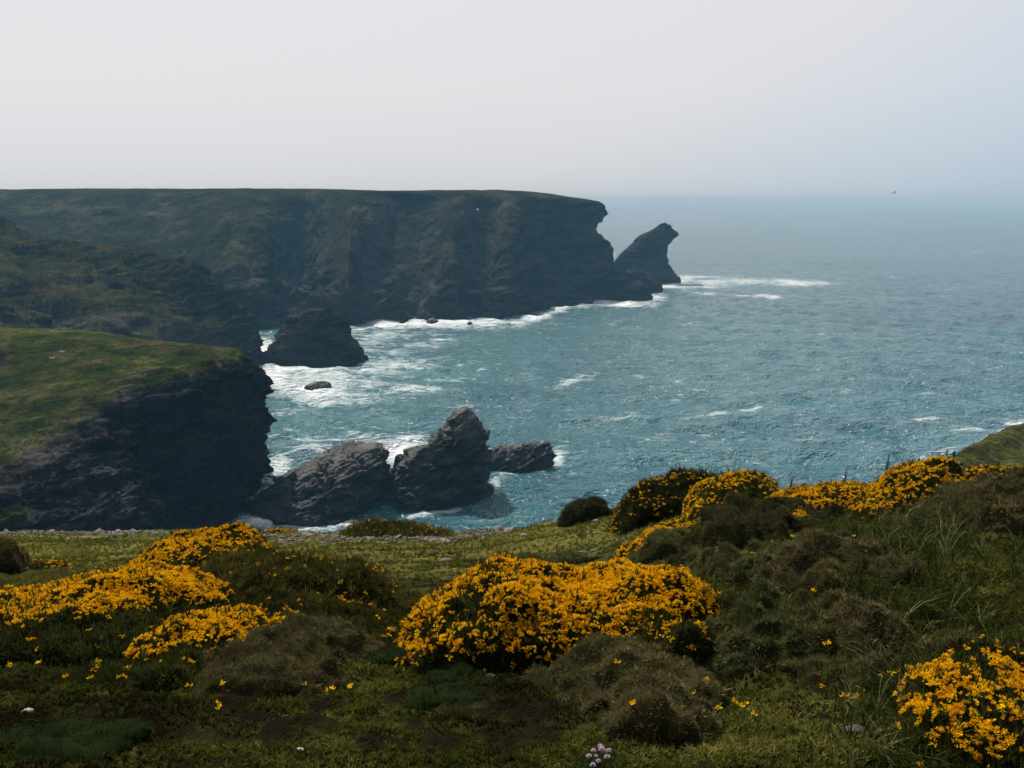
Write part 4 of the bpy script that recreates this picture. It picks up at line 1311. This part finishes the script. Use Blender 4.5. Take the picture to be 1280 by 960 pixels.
# green cushions in the turf
CG = "green cushion plants in the near turf"
for top, Y, f, b, lb, sd_ in (
        ([(-30, 955), (-5, 930), (25, 915), (65, 905), (110, 906), (145, 920), (175, 948)], 2.95, 0.22, 0.16, "broad dark green cushion plant in the lower left corner", 1101),
        ([(535, 862), (550, 842), (572, 834), (592, 838), (605, 856)], 3.75, 0.14, 0.10, "blue-green cushion plant below the left end of the centre gorse", 1102),
        ([(510, 900), (530, 872), (560, 860), (585, 868), (600, 895)], 3.45, 0.16, 0.10, "grassy green cushion just below the blue-green one", 1103),
        ([(458, 834), (470, 824), (488, 820), (503, 825), (512, 836)], 4.1, 0.10, 0.08, "smallest green cushion plant, left of the centre gorse foot", 1104)):
    shrub("cushion_plant", top, Y, f, b, lb, "cushion plant", M_CUSHION, CG, sd_, CUSHION_T, 9000, 0.8, lump=0.030, tint_base=0.5)

# ------------------------------------------------------------------ turf, long grass, stones
def scatter_ground(n, ypow, px_lo, px_hi, y0, y1, seed):
    """points spread evenly over the picture rather than the land; only inside the frame's wedge"""
    g = np.random.default_rng(seed)
    y = np.exp(g.uniform(math.log(y0), math.log(y1), n)) if ypow == 0 else (g.uniform(y0 ** ypow, y1 ** ypow, n)) ** (1 / ypow)
    px = g.uniform(px_lo, px_hi, n)
    x = (px - 640) / FPX * y * 1.06
    return x, y, g


def build_turf():
    VV, FF, TT = [], [], []
    off = 0
    near_t = [T_blades(5, 0.026, 0.003, 45, 22, 1200 + k) for k in range(2)] + [T_spiky(10, 0.018, 0.007, 78, 1210 + k) for k in range(4)]
    far_t = [T_spiky(10, 0.040, 0.010, 80, 1220 + k) for k in range(3)]
    for (n, y0, y1, tmpl, sd_, s) in ((64000, 2.35, 5.5, near_t, 1301, 1.0), (30000, 4.5, 10, far_t, 1302, 0.62), (36000, 9, 18.2, far_t, 1303, 0.95)):
        x, y, g = scatter_ground(n, 0, -160, 1440, y0, y1, sd_)
        p2 = np.stack([x, y, 0 * x], -1)
        so = soil_mask(x, y)
        patch = fbm(p2 * 2.6, 3, 331)
        keep = (g.random(n) > so * 0.6) & (g.random(n) < 0.45 + 0.75 * sstep(-0.35, 0.25, patch))
        x, y, p2 = x[keep], y[keep], p2[keep]
        z = ground_z(x, y)
        k = len(x)
        p = np.stack([x, y, z], -1)
        green = fbm(p2 * 1.3, 3, 341)
        lift = 0.20 * sstep(7, 11, y)
        tint = np.clip(0.34 + (0.42 + 0.35 * (y < 6)) * green + 0.3 * fbm(p2 * 6, 2, 343) * (y < 6) + lift + g.normal(0, 0.14, k), 0, 1)
        tint = np.clip(tint - 0.45 * so[keep] * (y < 6), 0, 1)
        v, f, t = instance(tmpl, p, np.tile([0, 0, 1.0], (k, 1)), s * g.uniform(0.55, 1.35, k), tint, 0.3, g, tip=0.3)
        VV.append(v); FF.append(f + off); TT.append(t); off += len(v)
    ob = mesh_from("grass", np.concatenate(VV), np.concatenate(FF), M_TURF, attrs={"tint": np.concatenate(TT)}, smooth=False)
    tag(ob, "short mossy turf covering the slope and terrace", "grass", kind="stuff")
    # long grass on the right slope
    T = [T_blades(9, 0.20, 0.0045, 28, 26, 1250 + k) for k in range(4)] + [T_blades(7, 0.18, 0.004, 52, 20, 1260 + k) for k in range(2)]
    g = np.random.default_rng(1400)
    n = 5200
    px = g.uniform(840, 1420, n); y = g.uniform(2.7, 6.9, n)
    x = (px - 640) / FPX * y * 1.06
    p2 = np.stack([x, y, 0 * x], -1)
    z = ground_z(x, y)
    pxx, pyy = PIX(np.stack([x, y, z], -1))
    dens = sstep(1020, 1110, pxx) * sstep(0.0, 1, 1) + 0.06 * sstep(840, 960, pxx) * (pyy > 860) + 0.4 * ((pyy > 640) & (pyy < 690) & (pxx > 950))
    dens = dens * (1 - 0.55 * np.exp(-((pxx - 1240) / 130) ** 2 - ((pyy - 660) / 22) ** 2)) * (0.35 + 0.9 * sstep(-0.3, 0.3, fbm(p2 * 2.2, 3, 1410)))
    keep = g.random(n) < dens * 0.52
    p = np.stack([x, y, z], -1)[keep]
    k = len(p)
    tint = np.clip(0.34 + 0.25 * fbm(p2[keep] * 2.0, 2, 1420) + g.normal(0, 0.2, k) + 0.45 * (g.random(k) < 0.13), 0, 1)
    nr = np.tile([-0.25, -0.1, 1.0], (k, 1))
    v, f, t = instance(T, p, nr, g.uniform(0.4, 1.1, k), tint, 0.26, g, tip=0.3)
    ob = mesh_from("long_grass", v, f, M_LONG, attrs={"tint": t}, smooth=False)
    tag(ob, "long tousled green and straw grass on the right slope", "grass", kind="stuff")


build_turf()


def T_stone(seed, flat=0.6):
    import bmesh
    bm = bmesh.new()
    bmesh.ops.create_icosphere(bm, subdivisions=3, radius=1.0)
    v = np.array([q.co[:] for q in bm.verts]); f = np.array([[q.index for q in fc.verts] for fc in bm.faces])
    bm.free()
    d = 1 + 0.28 * fbm(v * 1.3, 3, seed) + 0.10 * fbm(v * 4, 2, seed + 1)
    v = v * d[:, None] * np.array([1, 0.75, flat])
    v[:, 2] = np.maximum(v[:, 2], -0.35)
    return v, f


def build_stones():
    SG = "loose stones on the turf"
    for k, (px, py, Y, w, tint, lb) in enumerate((
            (35, 892, 3.2, 0.020, 0.85, "white stone on dark turf above the lower left cushion plant"),
            (157, 922, 2.95, 0.018, 0.85, "pale stone at the right tip of the lower left cushion plant"),
            (557, 703, 10.0, 0.07, 0.35, "grey stone alone on the lawn left of the centre gorse"),
            (612, 848, 3.75, 0.022, 0.8, "flat pale stone below the centre gorse bush"),
            (655, 674, 12.3, 0.05, 0.6, "pinkish flat stone on the far lawn right of the terrace edge"),
            (728, 700, 8.8, 0.06, 0.2, "brown stone behind the middle of the centre gorse crest"),
            (745, 698, 9.0, 0.05, 0.45, "lighter stone just right of the brown one behind the centre gorse"),
            (1068, 930, 2.95, 0.034, 0.0, "dark flat stone in the turf at the bottom right"),
            (375, 938, 2.85, 0.012, 1.0, "tiny white pebble in dark soil at the bottom left of centre"),
            (745, 670, 12.0, 0.04, 0.55, "small pale stone on the far lawn below the brown edge shrub"))):
        v, f = T_stone(500 + k, 0.5)
        q = P(px, py, Y)
        z = float(ground_z(q[0], Y))
        v = v * w + np.array([q[0], Y, z + w * 0.2])
        ob = mesh_from("stone", v, f, M_STONE, attrs={"tint": np.full(len(v), tint)})
        place_origin(ob, (q[0], Y, z))
        tag(ob, lb, "stone", SG)
    # broken schist along the terrace edge
    g = np.random.default_rng(77)
    tm = []
    for k in range(5):
        v, f = T_stone(520 + k, 0.35)
        tm.append((v, f))
    # low-poly stand-ins for far chips: use a coarse subset by rebuilding at subdivision 1
    import bmesh
    tm = []
    for k in range(5):
        bm = bmesh.new(); bmesh.ops.create_icosphere(bm, subdivisions=1, radius=1.0)
        v = np.array([q.co[:] for q in bm.verts]); f = np.array([[q.index for q in fc.verts] for fc in bm.faces]); bm.free()
        v = v * (1 + g.normal(0, 0.22, (len(v), 1))) * np.array([1, 0.7, 0.4])
        tm.append((v, f))
    n = 2600
    px = np.where(g.random(n) < 0.55, g.uniform(-100, 210, n), g.uniform(330, 640, n))
    y = np.where(px < 250, g.normal(16.3, 0.8, n), g.normal(15.0, 0.9, n))
    m = (y < 17.3) & (y > 12)
    px, y = px[m], y[m]
    x = (px - 640) / FPX * y * 1.06
    z = ground_z(x, y)
    k = len(x)
    v, f, t = instance(tm, np.stack([x, y, z + 0.01], -1), np.tile([0, 0, 1.0], (k, 1)), np.exp(g.normal(-3.75, 0.5, k)), np.clip(g.normal(0.27, 0.2, k), 0, 0.9), 0.2, g)
    ob = mesh_from("gravel", v, f, M_STONE, attrs={"tint": t}, smooth=False)
    tag(ob, "broken pale schist chips along the edge of the terrace", "gravel", kind="stuff")


build_stones()


def build_sprigs():
    """single gorse flower sprigs dotted over the near turf and heath"""
    spots = [(10, 842, 3.75), (49, 836, 3.8), (121, 850, 3.7), (84, 852, 3.6), (153, 858, 3.6), (236, 872, 3.45), (277, 864, 3.5), (271, 890, 3.2), (275, 895, 3.15), (340, 858, 3.6), (365, 866, 3.5),
             (377, 862, 3.55), (385, 866, 3.5), (388, 820, 4.0), (399, 834, 3.85), (415, 872, 3.45), (440, 868, 3.5), (473, 775, 4.9), (484, 790, 4.7),
             (772, 832, 3.35), (837, 855, 3.4), (848, 853, 3.45), (861, 871, 3.3), (883, 854, 3.45), (790, 884, 3.0), (903, 887, 3.15), (919, 881, 3.2), (931, 886, 3.15), (944, 897, 3.1),
             (1029, 861, 3.3), (1036, 807, 3.5), (1056, 880, 3.2), (1067, 875, 3.2), (988, 695, 5.3), (989, 672, 5.6), (1067, 672, 5.3), (1015, 752, 4.5)]
    g = np.random.default_rng(88)
    for k, (px, py, Y) in enumerate(spots):
        q = P(px, py, Y)
        gz = float(ground_z(q[0], Y, False))
        v1, f1 = T_flower(int(g.integers(2, 4)), 0.0135, 2000 + k)
        top = max(q[2], gz + 0.03) - gz
        v1 = v1 + np.array([0, 0, top])
        root = empty("gorse_sprig", (q[0], Y, gz))
        tag(root, "single small yellow gorse sprig dotted in the turf or heath", "flower", "single gorse sprigs dotted over the slope")
        o = np.array([q[0], Y, gz])
        mesh_from("flower", v1 + o, f1, M_FLOWER, root, {"tint": np.full(len(v1), g.uniform(0.3, 0.8))}, smooth=False)
        sv = np.array([[-.0012, 0, -.03], [.0012, 0, -.03], [.001, 0, top + .004], [-.001, 0, top + .004], [0, -.0012, -.03], [0, .0012, -.03], [0, .001, top + .004], [0, -.001, top + .004]])
        lv, lf = T_spiky(9, 0.03, 0.004, 60, 2100 + k)
        lv = lv + np.array([0, 0, max(top - 0.02, 0.005)])
        sf = np.array([[0, 1, 2], [0, 2, 3], [4, 5, 6], [4, 6, 7]])
        mesh_from("stem", np.concatenate([sv, lv]) + o, np.concatenate([sf, lf + 8]), M_GORSE, root, {"tint": np.full(8 + len(lv), 0.55)}, smooth=False)


build_sprigs()


def build_thrift():
    heads = [(736, 945, .9), (742, 938, .7), (745, 945, .65), (752, 936, 1.0), (761, 938, .8), (748, 951, .75), (759, 946, 1.0), (741, 956, .85), (750, 932, .7)]
    Y = 2.72
    c = P(748, 948, Y)
    gz = float(ground_z(c[0], Y, False))
    root = empty("thrift", (c[0], Y, gz))
    tag(root, "clump of pale pink thrift flower heads at the bottom edge", "flower")
    g = np.random.default_rng(5)
    for k, (px, py, s) in enumerate(heads):
        q = P(px, py, Y + g.uniform(-0.03, 0.03))
        r = 0.0105 * s
        n = 60
        d = g.normal(size=(n, 3)); d /= np.linalg.norm(d, axis=1, keepdims=True)
        d[:, 2] = np.abs(d[:, 2]) * 1.0 - 0.25
        v, f, t = instance([T_spiky(4, 0.5, 0.42, 40, 2200 + k)], q + d * r * 0.62 * np.array([1, 1, .8]), d, np.full(n, r), np.clip(g.normal(.5, .25, n), 0, 1), 0.2, g)
        h = mesh_from("flower_head", v, f, M_THRIFT, root, {"tint": t}, smooth=False)
        b = np.array([c[0] + (q[0] - c[0]) * 0.4, Y, gz - 0.02])
        w = 0.0011
        sv = np.array([b + [-w, 0, 0], b + [w, 0, 0], q + [w, 0, 0], q + [-w, 0, 0], b + [0, -w, 0], b + [0, w, 0], q + [0, w, 0], q + [0, -w, 0]])
        mesh_from("stem", sv, np.array([[0, 1, 2, 3], [4, 5, 6, 7]]), M_STEM, h, {"tint": np.full(8, .5)}, smooth=False)
    n = 90
    p = np.stack([c[0] + g.normal(0, .035, n), Y + g.normal(0, .035, n), np.full(n, gz)], -1)
    v, f, t = instance([T_blades(5, 0.05, 0.0025, 30, 15, 2300)], p, np.tile([0, 0, 1.0], (n, 1)), g.uniform(.6, 1.2, n), np.clip(g.normal(.5, .15, n), 0, 1), .3, g)
    mesh_from("leaves", v, f, M_CUSHION, root, {"tint": t}, smooth=False)
    # the small pale flowers on the heath hump
    q = P(757, 832, 3.5)
    root = empty("thrift", (q[0], 3.5, float(ground_z(q[0], 3.5, False))))
    tag(root, "few tiny whitish flowers on the dry heath below the centre gorse", "flower")
    for k, (dx, dz) in enumerate(((-0.012, 0.0), (0.002, 0.008), (0.014, -0.002))):
        d = g.normal(size=(24, 3)); d /= np.linalg.norm(d, axis=1, keepdims=True)
        d[:, 2] = np.abs(d[:, 2])
        c3 = q + np.array([dx, -0.02, dz + 0.012])
        v, f, t = instance([T_spiky(4, 0.5, 0.42, 40, 2400 + k)], c3 + d * 0.003, d, np.full(24, 0.006), np.full(24, 1.0), .2, g)
        mesh_from("flower_head", v, f, M_THRIFT, root, {"tint": t}, smooth=False)


build_thrift()


def build_twigs():
    tg = "dry straw stalks lying in the near grass"
    for k, (x0, y0, x1, y1, Y, lb) in enumerate((
            (1052, 945, 1083, 938, 2.85, "pale dry stalk lying by the dark flat stone at the bottom right"),
            (926, 896, 941, 922, 3.05, "pair of straw stalks leaning in the turf left of the lower right gorse"),
            (968, 0, 0, 0, 0, None))):
        if lb is None:
            continue
        a, b = P(x0, y0, Y + .03), P(x1, y1, Y)
        m = (a + b) / 2 + np.array([0, 0, 0.004])
        w = 0.0022
        pts = [a, m, b]
        V = []
        for q, ww in zip(pts, (0.6, 1, 0.8)):
            V += [q + [0, 0, w * ww], q + [w * ww, -w * ww * .5, -w * ww * .5], q + [-w * ww, w * ww * .5, -w * ww * .5]]
        F = []
        for s in (0, 3):
            for j in range(3):
                F.append([s + j, s + (j + 1) % 3, s + 3 + (j + 1) % 3, s + 3 + j])
        ob = mesh_from("straw_stalk", np.array(V), np.array(F), M_LONG, attrs={"tint": np.full(len(V), 1.0)})
        place_origin(ob, m)
        tag(ob, lb.replace("pair of straw stalks", "thin straw stalk"), "stalk", tg)


build_twigs()

# ------------------------------------------------------------------ birds
def plain(name, c, rough=0.7):
    m, t = new_mat(name)
    geo = N(t, "ShaderNodeNewGeometry").outputs['Position']
    n = noise(t, geo, 20.0, 3)
    cc = ramp(t, [(0.3, tuple(v * 0.8 for v in c)), (0.7, c)], n).outputs[0]
    finish(t, cc, rough)
    return m


M_WHITE = plain("white_plumage", (0.78, 0.78, 0.76))
M_DARK = plain("dark_plumage", (0.02, 0.02, 0.024))
M_GREYW = plain("grey_wing", (0.45, 0.47, 0.50))


def bird_body(L):
    """spindle with head, beak and fan tail along +x"""
    prof = [(-0.52, .10, .012), (-0.36, .075, .02), (-0.2, .07, .06), (0, .105, .10), (0.18, .095, .095), (0.29, .065, .07), (0.37, .068, .068), (0.44, .045, .045), (0.48, .014, .016), (0.55, .004, .004)]
    na = 12
    V = []
    for x, w, h in prof:
        for k in range(na):
            a = 2 * math.pi * k / na
            V.append((x * L, w * L * math.cos(a), h * L * math.sin(a) + (0.03 * L if 0.25 < x < .5 else 0)))
    return np.array(V), grid_faces(len(prof), na, True)


def wing(span, chord, side, up):
    V = []
    st = [(0, 0.0, 1.0, 0), (0.35, 0.10, .95, 1), (0.7, -0.05, .65, .75), (1.0, -0.35, .12, .55)]
    for s, fx, c, z in st:
        for j, (e, th) in enumerate(((0.5, 0), (0.1, .03), (-0.5, 0), (0.1, -.02))):
            V.append((fx * chord + e * chord * c, side * s * span, z * up * span + th * chord * c))
    return np.array(V), grid_faces(4, 4, True)


def rotz(v, a, roll=0.0):
    c, s = math.cos(a), math.sin(a)
    cr, sr = math.cos(roll), math.sin(roll)
    y, z = v[:, 1] * cr - v[:, 2] * sr, v[:, 1] * sr + v[:, 2] * cr
    return np.stack([v[:, 0] * c - y * s, v[:, 0] * s + y * c, z], -1)


def flying(p, L, span, heading, roll, mat, wmat, label, cat, group=None):
    p = np.array(p)
    root = empty("bird", p)
    tag(root, label, cat, group)
    v, f = bird_body(L)
    mesh_from("body", rotz(v, heading, roll) + p, f, mat, root)
    for s in (-1, 1):
        v, f = wing(span / 2, L * 0.42, s, 0.22)
        mesh_from("wing", rotz(v, heading, roll) + p, f, wmat, root)


FG = "birds on the wing"
flying(P(597, 262, 300), 0.65, 1.5, math.radians(15), 0.5, M_WHITE, M_WHITE, "white gull flying in front of the dark headland", "gull", FG)
flying(P(1118, 241, 140), 0.50, 0.95, math.radians(35), -0.55, M_DARK, M_DARK, "dark bird flying above the sea horizon at the right", "bird", FG)
flying(P(217, 180, 100), 0.17, 0.32, math.radians(60), 0.3, M_DARK, M_DARK, "tiny dark bird high in the sky, left of the other", "bird", FG)
flying(P(347, 181, 100), 0.17, 0.34, math.radians(170), 0.1, M_DARK, M_DARK, "tiny dark bird high in the sky, right of the other", "bird", FG)


def sitting_gulls():
    R = PROM.reshape(-1, 3)
    px, py = PIX(R)
    rows = np.repeat(np.arange(PROM.shape[0]), PROM.shape[1]) / (PROM.shape[0] - 1.0) * 8
    for (gx, gy, h, lb) in ((65, 450, 20, "white gull sitting on the promontory turf, lower of the pair"), (78, 441.5, 200, "white gull sitting on the promontory turf, upper of the pair")):
        d = (px - gx) ** 2 + (py - gy) ** 2 + np.where((rows > 2) & (rows < 4), 0, 1e6)
        p = R[d.argmin()]
        root = empty("gull", p)
        tag(root, lb, "gull", "gulls sitting on the promontory")
        v, f = bird_body(0.62)
        v = v * np.array([1, 1.25, 1.35])
        a = math.radians(h)
        o = p + np.array([0, 0, 0.28])
        # raise the head
        k = v[:, 0] > 0.15
        v[k, 2] += (v[k, 0] - 0.15) * 0.9
        mesh_from("body", rotz(v, a) + o, f, M_WHITE, root)
        for s in (-1, 1):
            w = np.array([[-0.34, s * .02, .06], [-0.1, s * .10, .07], [0.08, s * .085, .06], [0.06, s * .09, -.02], [-0.12, s * .10, -.01],
                          [-0.34, s * .035, .065], [-0.1, s * .115, .075], [0.08, s * .10, .065], [0.06, s * .105, -.02], [-0.12, s * .115, -.01]])
            mesh_from("wing", rotz(w, a) + o, [np.array([[0, 1, 6, 5], [1, 2, 7, 6], [2, 3, 8, 7], [3, 4, 9, 8], [4, 0, 5, 9]]), np.array([[5, 6, 7, 8, 9]]), np.array([[4, 3, 2, 1, 0]])], M_GREYW, root)
            lg = np.array([[.0, s * .03 - .006, -.28], [.0, s * .03 + .006, -.28], [.0, s * .03 + .006, -.05], [.0, s * .03 - .006, -.05],
                           [.012, s * .03, -.28], [.012, s * .03, -.05]])
            mesh_from("leg", rotz(lg, a) + o, [np.array([[0, 1, 2, 3], [1, 4, 5, 2], [4, 0, 3, 5]])], M_DARK, root)


sitting_gulls()

# ------------------------------------------------------------------ sea haze
def build_haze():
    v = np.array([(x, y, z) for z in (-8.0, 56.0) for x, y in ((-12000, -600), (12000, -600), (12000, 12000), (-12000, 12000))], float)
    f = np.array([[3, 2, 1, 0], [4, 5, 6, 7], [0, 1, 5, 4], [1, 2, 6, 5], [2, 3, 7, 6], [3, 0, 4, 7]])
    m, t = new_mat("sea_air")
    pv = N(t, "ShaderNodeVolumePrincipled")
    pv.inputs['Color'].default_value = HAZE_COLOR + (1,)
    pv.inputs['Absorption Color'].default_value = (0.58, 0.41, 0.35, 1)
    pv.inputs['Density'].default_value = HAZE_DENSITY
    pv.inputs['Anisotropy'].default_value = HAZE_G
    o = N(t, "ShaderNodeOutputMaterial")
    t.links.new(pv.outputs[0], o.inputs['Volume'])
    ob = mesh_from("haze", v, f, m, smooth=False)
    tag(ob, "thin pale sea haze over the bay", "haze", kind="stuff")


build_haze()
